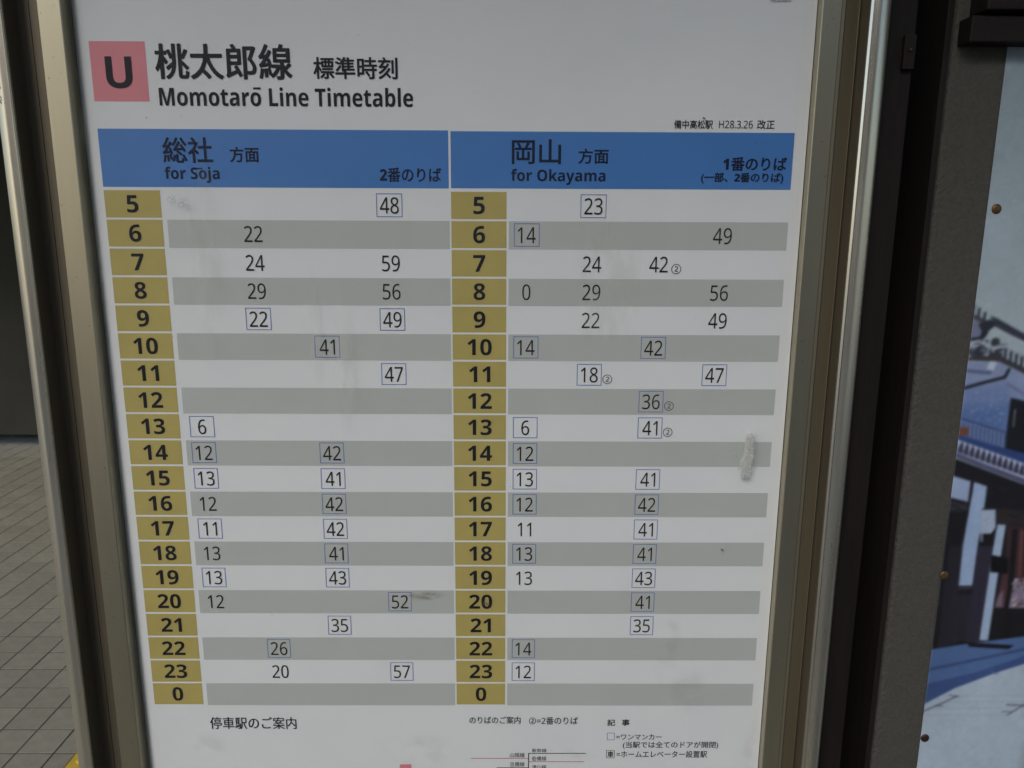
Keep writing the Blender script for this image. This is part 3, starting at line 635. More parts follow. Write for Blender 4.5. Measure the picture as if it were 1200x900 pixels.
('d',(150,130,140),1.1387363760718092,(646.6,-443.7)),
('d',(150,146,150),1.0329598096016386,(649.5,-413.3)),
('d',(80,52,66),1.1042254305693773,(655.0,-432.6)),
('d',(120,100,110),1.0457474272264202,(653.8,-435.0)),
('d',(120,100,110),1.5909312647018767,(640.8,-427.1)),
('d',(66,76,60),1.870179079174664,(623.2,-424.4)),
('d',(150,146,150),1.0646380116912266,(637.7,-413.4)),
('d',(150,146,150),0.8495965743013747,(611.8,-445.7)),
('d',(66,76,60),2.1790618480460733,(635.2,-446.0)),
('d',(48,38,40),0.955345178035714,(651.5,-442.0)),
('d',(48,38,40),1.7968230905415412,(661.7,-431.5)),
('d',(80,52,66),1.9784497984417393,(658.3,-446.8)),
('d',(150,130,140),1.8963070064131493,(613.8,-444.3)),
('d',(48,38,40),1.4196764460069513,(622.0,-443.6)),
('d',(150,146,150),1.5231254464311226,(611.3,-438.6)),
('d',(80,52,66),1.405099455116845,(619.8,-412.8)),
('d',(66,76,60),1.2620007163673237,(660.8,-433.9)),
('d',(60,50,40),0.8006490499076226,(662.2,-431.4)),
('d',(120,100,110),1.8517201788588538,(626.8,-419.1)),
('d',(66,76,60),2.020220182142387,(614.5,-420.6)),
('d',(60,50,40),2.0748264180378113,(654.7,-441.5)),
('d',(150,130,140),1.380002148492422,(639.7,-426.3)),
('d',(120,100,110),1.0342352539093331,(624.0,-430.8)),
('d',(150,146,150),0.6815565761673451,(628.5,-441.3)),
('d',(120,100,110),0.6877337428956689,(614.3,-416.5)),
('d',(150,130,140),1.3725007292591633,(612.2,-437.5)),
('d',(66,76,60),1.4033920108078901,(625.5,-423.3)),
('d',(60,50,40),1.2172753649582102,(629.4,-422.9)),
('d',(60,50,40),0.905731201029095,(625.2,-416.5)),
('d',(66,76,60),0.6055822696214058,(650.0,-440.5)),
('d',(66,76,60),0.8856898312921708,(630.1,-433.6)),
('d',(120,100,110),1.4661178634198269,(641.4,-413.7)),
('d',(150,146,150),0.6849036261131779,(644.7,-439.2)),
('d',(60,50,40),1.2728222364221695,(646.7,-428.5)),
('d',(80,52,66),0.9498384301166223,(624.4,-433.1)),
('d',(120,100,110),1.2798216727309342,(634.3,-443.5)),
('d',(60,50,40),1.1987771149732045,(659.5,-440.3)),
('d',(60,50,40),0.7943215544717693,(649.0,-445.6)),
('d',(48,38,40),1.6596633654808017,(659.0,-440.4)),
('d',(48,38,40),0.7738071052281281,(626.7,-431.0)),
('d',(120,100,110),1.5404140319416761,(607.8,-417.2)),
('d',(120,100,110),1.2218776588954072,(638.2,-432.2)),
('d',(48,38,40),2.0087486669511883,(616.6,-412.9)),
('d',(120,100,110),1.9636809482727466,(608.8,-416.2)),
('d',(150,146,150),1.9378911220592165,(661.3,-432.7)),
('d',(120,100,110),0.7420562748464258,(663.6,-432.2)),
('p',(118,138,165),[(665.1,-358.6),(684.2,-362.9),(698.7,-494.5),(681.7,-494.4)]),
('p',(118,138,165),[(751.1,-380.4),(846.7,-391.4),(864.1,-481.2),(768.5,-480.9)]),
('p',(14,14,16),[(576.8,-380.3),(597.9,-384.6),(599.6,-404.4),(578.6,-402.2)]),
('l',(32,29,32),1.5345623445013135,[(581.5,-298.7),(586.7,-301.5)]),
('l',(18,17,20),1.5983496753854487,[(590.5,-329.6),(602.9,-333.1)]),
('l',(42,36,38),0.9674713492352778,[(610.6,-339.4),(619.9,-342.4)]),
('l',(18,17,20),1.5730564574114194,[(565.0,-287.8),(574.7,-292.8)]),
('l',(27,25,34),0.7561746198158934,[(532.9,-311.2),(542.5,-316.9)]),
('l',(27,25,34),1.5166143812137762,[(532.0,-301.5),(542.7,-304.9)]),
('l',(42,36,38),1.3520523458658147,[(607.8,-301.4),(614.1,-305.2)]),
('l',(42,36,38),1.2713850252727663,[(643.2,-341.5),(658.4,-345.8)]),
('l',(18,17,20),0.9072273211413976,[(594.5,-338.2),(602.6,-343.6)]),
('l',(18,17,20),0.9220421558811935,[(537.7,-306.2),(551.4,-308.0)]),
('l',(18,17,20),1.068052957806863,[(648.4,-324.1),(663.5,-329.5)]),
('l',(32,29,32),1.4566489439275507,[(587.1,-311.8),(596.7,-316.7)]),
('l',(18,17,20),1.4909886422364318,[(643.9,-322.6),(656.7,-327.8)]),
('l',(42,36,38),0.8420918039245332,[(517.3,-284.8),(523.9,-287.2)]),
('l',(32,29,32),1.4997599999142923,[(536.7,-312.6),(544.6,-318.2)]),
('l',(32,29,32),0.717967539225834,[(552.6,-302.0),(560.6,-307.8)]),
('l',(42,36,38),0.6068836959405554,[(514.1,-295.6),(522.5,-299.0)]),
('l',(27,25,34),0.9909199992226466,[(575.3,-296.1),(586.1,-297.8)]),
('l',(32,29,32),1.0384192443429603,[(548.7,-313.1),(559.5,-315.5)]),
('l',(42,36,38),1.3573233280361574,[(584.5,-322.1),(592.8,-326.8)]),
('l',(42,36,38),0.7071658786698407,[(603.1,-331.1),(619.1,-334.0)]),
('l',(27,25,34),1.108682946504338,[(588.7,-314.3),(593.8,-316.9)]),
('l',(18,17,20),0.779104420325006,[(613.1,-330.0),(628.7,-334.5)]),
('l',(18,17,20),1.5208104858661435,[(529.2,-322.3),(541.6,-326.8)]),
('l',(18,17,20),1.0577038547573423,[(566.7,-298.8),(574.8,-300.8)]),
('l',(27,25,34),0.9592223457981246,[(520.2,-309.8),(527.8,-312.9)]),
('l',(42,36,38),0.8471962920982093,[(628.3,-298.5),(642.2,-301.4)]),
('l',(32,29,32),0.9528845645338724,[(555.2,-301.5),(569.7,-303.1)]),
('l',(32,29,32),1.1643585158808758,[(544.5,-284.5),(559.7,-286.1)]),
('l',(27,25,34),1.4157481773451712,[(607.6,-320.2),(621.4,-324.4)]),
('l',(18,17,20),1.1447198936909526,[(529.1,-296.0),(535.4,-298.0)]),
('l',(42,36,38),0.6300874549321618,[(630.2,-315.0),(644.9,-320.8)]),
('l',(42,36,38),1.233641902341074,[(641.7,-318.0),(658.4,-322.7)]),
('l',(27,25,34),0.6301738649708328,[(553.5,-323.7),(560.4,-328.1)]),
('l',(18,17,20),1.0918725428961804,[(525.9,-313.0),(536.7,-316.4)]),
('l',(32,29,32),1.412722776088469,[(536.5,-303.9),(552.5,-310.0)]),
('l',(18,17,20),0.7355877851489204,[(523.5,-289.3),(537.7,-293.5)]),
('l',(18,17,20),1.105953893645378,[(515.5,-291.4),(525.7,-292.5)]),
('l',(42,36,38),1.2946597150967816,[(555.6,-297.9),(562.0,-303.5)]),
('l',(32,29,32),1.3397196515957757,[(596.4,-335.8),(605.5,-341.1)]),
('l',(27,25,34),1.299032297408949,[(642.9,-341.9),(650.1,-344.7)]),
('l',(18,17,20),1.3058357235850562,[(619.0,-314.6),(628.3,-318.2)]),
('l',(18,17,20),1.24924227065607,[(521.0,-316.7),(529.1,-320.2)]),
('l',(18,17,20),1.0553759835616594,[(614.7,-313.4),(619.6,-315.8)]),
('l',(42,36,38),1.196474181129107,[(628.0,-318.4),(634.9,-319.5)]),
('l',(18,17,20),1.4554044698177855,[(540.3,-317.2),(551.0,-319.1)]),
('l',(18,17,20),1.2367177741787034,[(512.9,-301.9),(519.2,-306.1)]),
('l',(32,29,32),1.0031077135206983,[(569.1,-293.6),(577.1,-294.8)]),
('l',(32,29,32),0.9966088331732231,[(607.5,-304.0),(612.7,-310.1)]),
('l',(27,25,34),0.790644533669644,[(537.3,-282.8),(545.5,-284.4)]),
('l',(42,36,38),0.8750888390935025,[(638.1,-327.7),(652.4,-331.2)]),
('l',(18,17,20),1.1611224119798402,[(638.8,-313.3),(643.6,-316.1)]),
('l',(32,29,32),1.2823986354126962,[(647.4,-315.8),(663.9,-320.0)]),
('l',(32,29,32),0.6190747318441714,[(507.1,-273.6),(517.5,-277.1)]),
('l',(42,36,38),0.8006885178377079,[(535.8,-302.8),(552.0,-306.4)]),
('l',(32,29,32),0.9823128067308888,[(625.1,-341.1),(639.0,-345.6)]),
('l',(18,17,20),1.4499056206126744,[(567.4,-330.9),(573.3,-334.0)]),
('l',(27,25,34),0.7746309983541544,[(557.2,-315.5),(570.8,-320.5)]),
('l',(18,17,20),0.962825451803884,[(626.9,-323.4),(636.4,-325.7)]),
('l',(42,36,38),1.4209310261140997,[(618.4,-318.1),(629.4,-323.1)]),
('l',(27,25,34),0.6427335512182818,[(639.2,-333.0),(646.2,-338.1)]),
('l',(32,29,32),0.9200854378727893,[(621.7,-299.6),(633.8,-304.9)]),
('l',(32,29,32),1.0499043335500984,[(517.9,-304.3),(533.4,-309.1)]),
('l',(32,29,32),0.79484153687457,[(555.1,-299.9),(569.4,-305.7)]),
('l',(27,25,34),0.6808890895689269,[(555.3,-297.0),(567.5,-299.3)]),
('l',(18,17,20),1.1855573116639089,[(514.0,-281.0),(518.5,-283.2)]),
('l',(27,25,34),1.104941677906723,[(643.0,-310.2),(658.6,-312.9)]),
('l',(27,25,34),0.7776097984790211,[(635.3,-336.5),(641.2,-341.9)]),
('l',(32,29,32),0.7992568071423406,[(522.1,-276.3),(537.0,-277.8)]),
('l',(32,29,32),1.2418054512559142,[(572.5,-296.1),(586.5,-301.8)]),
('l',(24,22,28),0.9666861971211931,[(538.6,-445.5),(539.5,-461.8)]),
('l',(24,22,28),0.6235925083618642,[(568.7,-428.1),(570.6,-450.3)]),
('l',(44,40,50),0.7049396932698009,[(546.7,-459.3),(547.3,-473.1)]),
('l',(38,32,40),0.9411907108037827,[(565.2,-481.1),(566.7,-500.9)]),
('l',(44,40,50),0.6499293655926559,[(555.0,-445.9),(557.7,-475.7)]),
('l',(24,22,28),0.5505123581779335,[(518.5,-405.6),(519.1,-419.7)]),
('l',(38,32,40),0.6312406474711952,[(533.2,-481.8),(535.9,-513.1)]),
('l',(38,32,40),0.8214299687112825,[(557.7,-430.3),(559.1,-449.5)]),
('l',(24,22,28),0.790514425458211,[(575.5,-478.8),(578.2,-507.4)]),
('l',(44,40,50),0.675226220298474,[(547.3,-489.3),(550.3,-522.1)]),
('l',(38,32,40),0.590411379758853,[(523.2,-390.5),(524.7,-411.5)]),
('l',(44,40,50),0.9471110159486722,[(521.5,-431.2),(522.3,-446.9)]),
('l',(38,32,40),0.6180426809793341,[(539.7,-417.4),(542.2,-445.4)]),
('l',(24,22,28),0.7663082230577959,[(525.5,-428.1),(526.1,-442.1)]),
('l',(24,22,28),1.0858419748023422,[(549.1,-468.4),(552.2,-502.1)]),
('l',(44,40,50),0.7587763800260718,[(564.0,-420.4),(567.1,-452.4)]),
('l',(44,40,50),0.7158285705292127,[(551.0,-489.4),(553.8,-520.2)]),
('l',(24,22,28),0.9842828102299912,[(533.4,-430.2),(534.3,-446.5)]),
('l',(44,40,50),0.5085722467220408,[(535.7,-468.0),(537.7,-492.9)]),
('l',(44,40,50),0.5011615672883657,[(520.3,-382.5),(523.2,-415.0)]),
('l',(24,22,28),1.0875414232282625,[(559.3,-418.5),(559.5,-428.2)]),
('l',(24,22,28),1.0426637917977675,[(522.1,-381.7),(524.6,-410.6)]),
('l',(24,22,28),0.686969116010018,[(555.4,-468.5),(556.3,-483.8)]),
('l',(24,22,28),0.7037199618399479,[(560.7,-425.3),(560.9,-435.0)]),
('l',(44,40,50),1.0475313503803891,[(527.1,-489.1),(529.6,-518.7)]),
('l',(24,22,28),0.8052981127079224,[(527.1,-394.8),(529.5,-423.8)]),
('l',(44,40,50),0.527217340545565,[(545.3,-410.3),(546.8,-431.0)]),
('l',(24,22,28),0.7804921620538952,[(525.9,-469.1),(528.0,-494.8)]),
('l',(38,32,40),0.8091460574318211,[(573.1,-468.9),(574.5,-487.3)]),
('l',(44,40,50),0.9102729490678032,[(549.8,-411.8),(552.9,-445.0)]),
('l',(96,60,62),0.9,[(608.5,-350.0),(613.3,-406.6)]),
('l',(110,70,70),0.9,[(610.1,-350.0),(615.0,-406.6)]),
('l',(50,28,30),0.9,[(611.7,-350.0),(616.7,-406.6)]),
('l',(50,28,30),0.9,[(613.4,-350.0),(618.3,-406.6)]),
('l',(50,28,30),0.9,[(615.0,-350.0),(620.0,-406.6)]),
('l',(50,28,30),0.9,[(616.7,-350.0),(621.6,-406.6)]),
('l',(50,28,30),0.9,[(618.3,-350.0),(623.3,-406.6)]),
('l',(50,28,30),0.9,[(619.9,-350.0),(624.9,-406.6)]),
('l',(50,28,30),0.9,[(621.6,-350.0),(626.6,-406.6)]),
('l',(50,28,30),0.9,[(623.2,-350.0),(628.3,-406.6)]),
('l',(96,60,62),0.9,[(624.8,-350.0),(629.9,-406.6)]),
('l',(110,70,70),0.9,[(626.5,-350.0),(631.6,-406.6)]),
('l',(96,60,62),0.9,[(628.1,-350.0),(633.2,-406.6)]),
('l',(50,28,30),0.9,[(629.7,-350.0),(634.9,-406.6)]),
('p',(118,134,166),[(516.5,-281.3),(540.5,-288.6),(540.6,-313.8),(516.6,-307.5)]),
('p',(118,140,172),[(545.1,-289.6),(560.4,-294.8),(560.5,-326.5),(558.9,-369.4),(558.8,-419.8),(542.7,-419.8),(541.5,-369.4)]),
('p',(128,142,165),[(559.1,-323.3),(575.2,-322.8),(577.4,-346.8),(573.2,-353.2),(559.9,-353.2)]),
('l',(30,30,42),1.6,[(559.0,-322.8),(575.1,-322.2),(578.3,-345.7),(574.2,-353.2)]),
('d',(90,100,120),0.8,(565.8,-336.1)),
('p',(58,84,130),[(498.0,-510.1),(517.4,-504.4),(561.7,-496.5),(631.9,-486.3),(860.8,-464.1),(864.6,-483.5),(637.2,-523.2),(603.8,-535.3),(554.4,-556.9),(514.7,-581.6),(496.6,-592.3)]),
('l',(44,62,104),4,[(500.9,-535.6),(520.5,-531.0),(564.8,-520.7),(634.4,-503.5),(863.0,-475.5)]),
('p',(44,64,112),[(495.6,-563.8),(522.7,-549.7),(575.2,-535.8),(635.7,-512.8),(863.7,-478.9),(864.6,-483.5),(637.2,-523.2),(603.8,-535.3),(554.4,-556.9),(514.7,-581.6)]),
('p',(22,20,26),[(561.5,-494.7),(619.9,-498.4),(614.3,-503.5),(565.4,-500.5)]),
('p',(134,148,163),[(496.6,-592.3),(514.7,-581.6),(554.4,-556.9),(603.8,-535.3),(637.2,-523.2),(864.6,-483.5),(953.7,-936.2),(465.5,-931.2)]),
('l',(112,124,130),0.8,[(555.8,-567.5),(686.4,-566.8)]),
('l',(112,124,130),0.8,[(548.2,-575.8),(698.5,-575.1)]),
('l',(112,124,130),0.8,[(534.3,-584.6),(645.9,-583.8)]),
('l',(112,124,130),0.8,[(520.4,-594.1),(626.8,-593.3)]),
('l',(62,68,84),1.6,[(516.7,-590.0),(537.9,-579.3),(559.0,-567.5)]),
('l',(62,68,84),1.2,[(549.2,-566.3),(560.2,-568.7)]),
('l',(62,68,84),1.2,[(532.7,-580.5),(542.5,-581.7)]),
('l',(62,68,84),1.6,[(624.7,-593.9),(645.1,-578.5),(675.3,-564.3)]),
('l',(62,68,84),1.2,[(617.6,-589.1),(629.4,-589.1)]),
('l',(60,66,80),1.6,[(621.7,-579.6),(661.6,-580.9)]),
('l',(62,84,122),1.5,[(596.1,-533.5),(605.1,-537.1)]),
('p',(112,124,132),[(653.1,-633.9),(682.2,-609.8),(884.7,-586.8),(926.8,-800.6),(643.1,-798.1)]),
]
# ------------------------------------------------------------------ the display case
ZB, ZT = .68, 1.86
case = thing('display_case', 'champagne aluminium display case with rounded posts holding the train timetable', 'display case', (0, 0, 0))
def post(xa, xb, s):
    """upright with a sharp inner corner, flat inner front and a quarter-round outer front; s = +1: outer side to the right"""
    w_ = xb - xa; pr = [(0, .03), (0, -.0238), (.0006, -.0250), (.0016, -.0262), (.0060, -.0272)]
    for k in range(0, 17):
        a = math.pi / 2 * k / 16; pr.append((.0075 + (w_ - .0075) * math.sin(a), -.0275 + .0165 * (1 - math.cos(a))))
    pr += [(w_, .03)]
    return extrude_me('post', [((xa + x) if s > 0 else (xb - x), y) for x, y in pr], 0.0, 2.02, True)
p1 = link('post', post(-.527, -.505, -1), MT['alu'], case)
p2 = link('post', post(.3630, .3876, 1), MT['alu'], case)
def capm(x): return box_me('post_cap', x - .0145, x + .0145, -.035, .034, 2.021, 2.03, .003)
link('post_cap', capm(-.516), MT['alu'], p1); link('post_cap', capm(.3753), MT['alu'], p2)
# bare strip added for the highlight line down the inner corner of each post
link('edge_highlight', extrude_me('edge_highlight', [(.3629, -.0236), (.3626, -.0238), (.3624, -.0256), (.3642, -.0275), (.3650, -.0277), (.3652, -.0262), (.3636, -.0246)], .0, 2.02), MT['bright'], p2)
link('edge_highlight', extrude_me('edge_highlight', [(-.5049, -.0240), (-.5047, -.0243), (-.5046, -.0254), (-.5056, -.0272), (-.5064, -.0273), (-.5064, -.0262), (-.5054, -.0246)], .0, 2.02), MT['alu'], p1)
# tape and scuffs on the left post
link('tape_piece', extrude_me('tape_piece', [(-.5275, -.0150), (-.5279, -.0150), (-.5245, -.0246), (-.5185, -.0280), (-.5185, -.0276), (-.5242, -.0240)], 1.605, 1.72), MT['tape'], p1)
bm = bmesh.new()
for k in range(26):
    x = random.gauss(-.5165, .0016); z = random.gauss(1.583, .006); a = random.uniform(.5, 1.2); l = random.uniform(.0015, .006); w_ = random.uniform(.0003, .0008)
    dx, dz = math.cos(a) * -l, math.sin(a) * l; vs = [bm.verts.new((x + s * dx + t * w_, -.0274, z + s * dz + t * w_)) for s, t in ((-.5, -.5), (.5, -.5), (.5, .5), (-.5, .5))]; bm.faces.new(vs)
me = bpy.data.meshes.new('scuff_mark'); bm.to_mesh(me); bm.free(); link('scuff_mark', me, MT['scuff'], p1)
# inner stiles (front band), channels behind them, gaskets
link('stile', extrude_me('stile', [(-.4765, .026), (-.4765, -.0132), (-.4757, -.014), (-.4532, -.014), (-.4524, -.0132), (-.4524, .026)], ZB, ZT), MT['band'], case)
link('stile', extrude_me('stile', [(.3182, .012), (.3182, -.0132), (.3190, -.014), (.3375, -.014), (.3383, -.0132), (.3383, .012)], ZB, ZT), MT['band'], case)
link('channel', extrude_me('channel', [(-.5052, .012), (-.5052, -.0005), (-.4925, -.0005), (-.4925, .0015), (-.4915, .0015), (-.4915, -.001), (-.4768, -.001), (-.4768, .012)], ZB, ZT), MT['alu_in'], case)
link('channel', extrude_me('channel', [(.3386, .012), (.3386, -.0128), (.3420, -.0128), (.3445, -.0095), (.3600, -.0030), (.3612, -.0030), (.3612, .0015), (.3627, .0015), (.3627, .012)], ZB, ZT), MT['band_in'], case)
link('side_shade', box_me('side_shade', -.5049, -.5045, -.0225, .002, ZB - .05, ZT + .05), MT['alu_in'], p1)  # dark plate added over the inner side, its shade put into the colour
link('side_shade', box_me('side_shade', .3625, .3629, -.0225, .002, ZB - .05, ZT + .05), MT['alu_in'], p2)  # right post's inner side darkened by the same kind of added plate
link('top_rail', box_me('top_rail', -.5045, .3625, -.018, .014, ZT + .001, ZT + .05, .002), MT['alu'], case)
link('bottom_rail', box_me('bottom_rail', -.5045, .3625, -.018, .014, ZB - .05, ZB - .001, .002), MT['alu'], case)
link('back_panel', box_me('back_panel', -.5045, .3625, .0265, .036, ZB - .05, ZT + .05), MT['alu_in'], case)
link('cover_sheet', box_me('cover_sheet', -.4523, .3180, -.0058, -.0043, ZB + .002, ZT - .002), MT['cover'], case)

# ------------------------------------------------------------------ the timetable
tt = thing('timetable_poster', 'white train timetable with blue header bars, ochre hour cells and grey rows inside the case', 'timetable', (0, 0, 0))
pp = [(.3176, -.001), (-.4330, -.001)]          # the sheet rolls back into the case along its left edge
for k in range(1, 15):
    a = R(54) * k / 14; pp.append((-.4330 - .0270 * math.sin(a), -.001 + .0270 * (1 - math.cos(a))))
pp += [(x, y + .0007) for x, y in pp[::-1]]
link('paper', extrude_me('paper', pp, ZB + .004, ZT - .004, True), MT['paper'], tt)
Y1, Y2, Y3, Y4 = -.0012, -.0014, -.0016, -.0018
b1 = sheet_rect('header_bar', -434, -63.8, 40, 99.6, Y1, MT['blue'], tt)
b2 = sheet_rect('header_bar', -61.4, 304.2, 40.2, 98.9, Y1, MT['blue'], tt)
em = sheet_rect('line_emblem', -434.2, -376.5, 127, 186, Y1, MT['pink'], tt)
text_fit('lettering', humanist('U', 1), (-419.3, 139.8, -392.0, 171.2), Y3, MT['ink'], em)
T = lambda body, bb, mm='ink', bold=0.0, par=None: text_fit('lettering', body, bb, Y3, MT[mm], par or tt, bold)
T('桃太郎線', (-367.5, 149.0, -225.2, 184.2), bold=.75)
T('標準時刻', (-203.4, 150.2, -115.6, 172.0), bold=.42)
T(humanist('Momotaro Line Timetable', 1), (-366.0, 122.8, -100.2, 141.8))
sheet_rect('macron', -267.2, -259.6, 139.6, 141.6, Y3, MT['ink'], tt)
T('備中高松駅', (175.3, 102.4, 216.5, 111.4), bold=.1); T(humanist('H28.3.26', 0), (223.0, 103.2, 258.8, 111.0)); T('改正', (263.6, 102.6, 282.0, 111.8), bold=.1)
T('桃太郎5', (269.1, 227.0, 289.8, 233.6))
T('総社', (-367.2, 65.0, -314.4, 91.4), 'ink_blue', .42, b1); T('方面', (-296.3, 65.9, -265.2, 81.9), 'ink_blue', .34, b1)
T(humanist('for Soja', 1), (-366.8, 44.6, -308.5, 61.2), 'ink_blue', 0, b1); sheet_rect('macron', -332.6, -326.4, 58.6, 60.2, Y3, MT['ink_blue'], b1); T(humanist('2', 1) + '番のりば', (-137.4, 46.4, -71.6, 61.4), 'ink_blue', .25, b1)
T('岡山', (3.7, 65.4, 56.2, 91.2), 'ink_blue', .38, b2); T('方面', (74.6, 66.2, 107.1, 81.8), 'ink_blue', .3, b2)
T(humanist('for Okayama', 1), (3.0, 44.2, 104.2, 60.6), 'ink_blue', 0, b2)
T(humanist('1', 1) + '番のりば', (229.8, 59.6, 298.0, 74.0), 'ink_blue', .38, b2); T('(一部、' + humanist('2', 1) + '番のりば)', (206.8, 46.2, 295.4, 58.0), 'ink_blue', .3, b2)
# rows
hours = list(range(5, 24)) + [0]
LX = {1: -348.6, 2: -276.6, 3: -201.8, 4: -128.2}; RX = {1: 20.4, 2: 92.2, 3: 163.3, 4: 233.6}
L = {5: '4:48b', 6: '2:22', 7: '2:24 4:59', 8: '2:29 4:56', 9: '2:22b 4:49b', 10: '3:41b', 11: '4:47b', 13: '1:6b', 14: '1:12b 3:42b', 15: '1:13b 3:41b',
     16: '1:12 3:42b', 17: '1:11b 3:42b', 18: '1:13 3:41b', 19: '1:13b 3:43b', 20: '1:12 4:52b', 21: '3:35b', 22: '2:26b', 23: '2:20 4:57b'}
Rr = {5: '2:23b', 6: '1:14b 4:49', 7: '2:24 3:42c', 8: '1:0 2:29 4:56', 9: '2:22 4:49', 10: '1:14b 3:42b', 11: '2:18bc 4:47b', 12: '3:36bc', 13: '1:6b 3:41bc',
      14: '1:12b', 15: '1:13b 3:41b', 16: '1:12b 3:42b', 17: '1:11 3:41b', 18: '1:13b 3:41b', 19: '1:13 3:43b', 20: '3:41b', 21: '3:35b', 22: '1:14b', 23: '1:12b'}
def span(body, bold):
    v, _ = text_data(body, bold); return v[:, :2].max(0) - v[:, :2].min(0)
s24 = span(humanist('24', 0), 0); MSX, MSZ = 20.4 / s24[0], 17.2 / s24[1]
HB = .0; s10 = span(humanist('20', 1), HB); HSX, HSZ = 27.6 / s10[0], 18.6 / s10[1]
for k, h in enumerate(hours):
    cz = 22.3 - 30.9 * k
    if k % 2:
        sheet_rect('row_band', -368.6, -63.3, cz - 15.6, cz + 14.4, Y1, MT['grey'], tt)
        sheet_rect('row_band', .8, 304.4, cz - 15.6, cz + 14.4, Y1, MT['grey'], tt)
    for (xa, xb, cx, cols, tab) in ((-434, -373.9, -404.3, LX, L), (-61.5, -1.7, -31.4, RX, Rr)):
        cell = sheet_rect('hour_cell', xa, xb, cz - 14.4, cz + 14.3, Y1, MT['gold'], tt)
        text_mid('hour_numeral', humanist(str(h), 1), cx, cz, HSX, HSZ, Y3, MT['ink'], cell, HB)
        for e in tab.get(h, '').split():
            c_, v = e.split(':'); x = cols[int(c_)]; num = v.rstrip('bc')
            if h == 7 and v == '42c': x += 2
            n = text_mid('minute_numeral', humanist(num, 0), x, cz - .4, MSX, MSZ, Y3, MT['ink_soft'], tt)
            if 'b' in v:
                link('number_box', frame_me('number_box', x - 14, x + 14, cz - 12.6, cz + 12.2, .75, Y2), MT['boxline'], n)
            if 'c' in v:
                text_mid('circled_numeral', '②', x + (20.5 if 'b' in v else 19.5), cz - 5.2, 13.2, 13.2, Y3, MT['ink_mark'], n)
# notes below the table
T('停車駅のご案内', (-367.8, -613.4, -260.8, -596.6), bold=.12); T('のりばのご案内', (-46, -605.8, 17.6, -595.6), bold=.1); T('②=' + humanist('2', 0) + '番のりば', (28.1, -606.8, 88.9, -596.2), bold=.1)
T('記', (125.6, -608.4, 135.4, -599.4), bold=.22); T('事', (143.6, -608.4, 153.4, -599.4), bold=.22)
T('=ワンマンカー', (137.4, -628.0, 194.2, -620.2), bold=.1); T('(当駅では全てのドアが開閉)', (146.0, -641.0, 265.7, -630.4), bold=.1)
T('=ホームエレベーター設置駅', (138.5, -653.4, 252.5, -643.6), bold=.1)
link('key_box', frame_me('key_box', 125.9, 135.3, -628.6, -618.4, .6, Y2), MT['boxline'], tt)
kb = link('key_box', frame_me('key_box', 125.4, 136.0, -654.2, -643.0, .6, Y2), MT['ink_soft'], tt)
text_fit('lettering', '車', (127.0, -653.0, 134.6, -644.4), Y3, MT['ink_soft'], kb, .2)
# top of the route diagram
def sline(x0, x1, z0, z1, m, n='route_line'): return sheet_rect(n, x0, x1, z0, z1, Y2, MT[m], tt)
sline(-44.5, 4, -655.2, -654.2, 'redline'); sline(4, 27.5, -655.2, -654.2, 'redline')
sline(27.5, 28.6, -700, -647.0, 'ink_soft'); sline(27.5, 100, -648.0, -647.0, 'ink_soft'); sline(28.6, 98, -659.8, -658.9, 'redline')
sline(-12, 27.5, -668.6, -667.6, 'ink_soft'); sline(28.6, 98, -671.6, -670.7, 'ink_soft')
T('山陽線', (4.6, -653.2, 23.0, -646.6)); T('吉備線', (4.6, -666.4, 23.0, -659.6)); T('新幹線', (32.2, -646.0, 50.4, -640.4)); T('伯備線', (32.2, -658.0, 50.4, -651.6)); T('津山線', (32.2, -670.0, 50.4, -663.8))
sheet_rect('route_marker', -134, -119.5, -676, -663.2, Y2, MT['pink'], tt)

# dirt and painted reflections on the cover: parts of the case
def mark(name, cx, cz, w, h, m, rot=0., seg=1):
    me = bpy.data.meshes.new(name); y = -.00605
    c, s = math.cos(rot), math.sin(rot); pts = [(-w / 2, -h / 2), (w / 2, -h / 2), (w / 2, h / 2), (-w / 2, h / 2)]
    me.from_pydata([((cx + a * c - b * s) / 1e3, y, Z0 + (cz + a * s + b * c) / 1e3) for a, b in pts], [], [(0, 1, 2, 3)])
    uv = me.uv_layers.new(name='UVMap'); 
    for i, t in enumerate(((0, 0), (1, 0), (1, 1), (0, 1))): uv.data[i].uv = t
    return link(name, me, MT[m], case)
mark('tan_smear', -98, -431, 62, 13, 'smear_tan', .03); mark('tan_smear', -24, -440, 13, 15, 'smear_tan')
mark('grey_smudge', -360, 26, 13, 15, 'smear_grey'); mark('grey_smudge', -347, 22.5, 17, 18, 'smear_grey')
mark('stain', 196, -500, 34, 130, 'smear_faint', -.12); mark('stain', 222, -555, 60, 80, 'smear_faint'); mark('stain', -110, -640, 120, 60, 'smear_faint')
mark('stain', 90, -640, 60, 40, 'smear_faint'); mark('stain', 303, -640, 24, 110, 'smear_faint', -.1); mark('stain', -370, -632, 60, 40, 'smear_faint')
mark('pale_reflection', -330, -40, 46, 260, 'pale_reflect'); mark('pale_reflection', -180, -160, 30, 210, 'pale_reflect'); mark('pale_reflection', -214, -120, 22, 180, 'pale_reflect'); mark('pale_reflection', 110, -60, 90, 200, 'pale_reflect')  # pale upright reflections painted as thin sheets on the cover
mark('grey_smudge', 231, 115, 20, 7, 'smear_faint')
bm = bmesh.new()
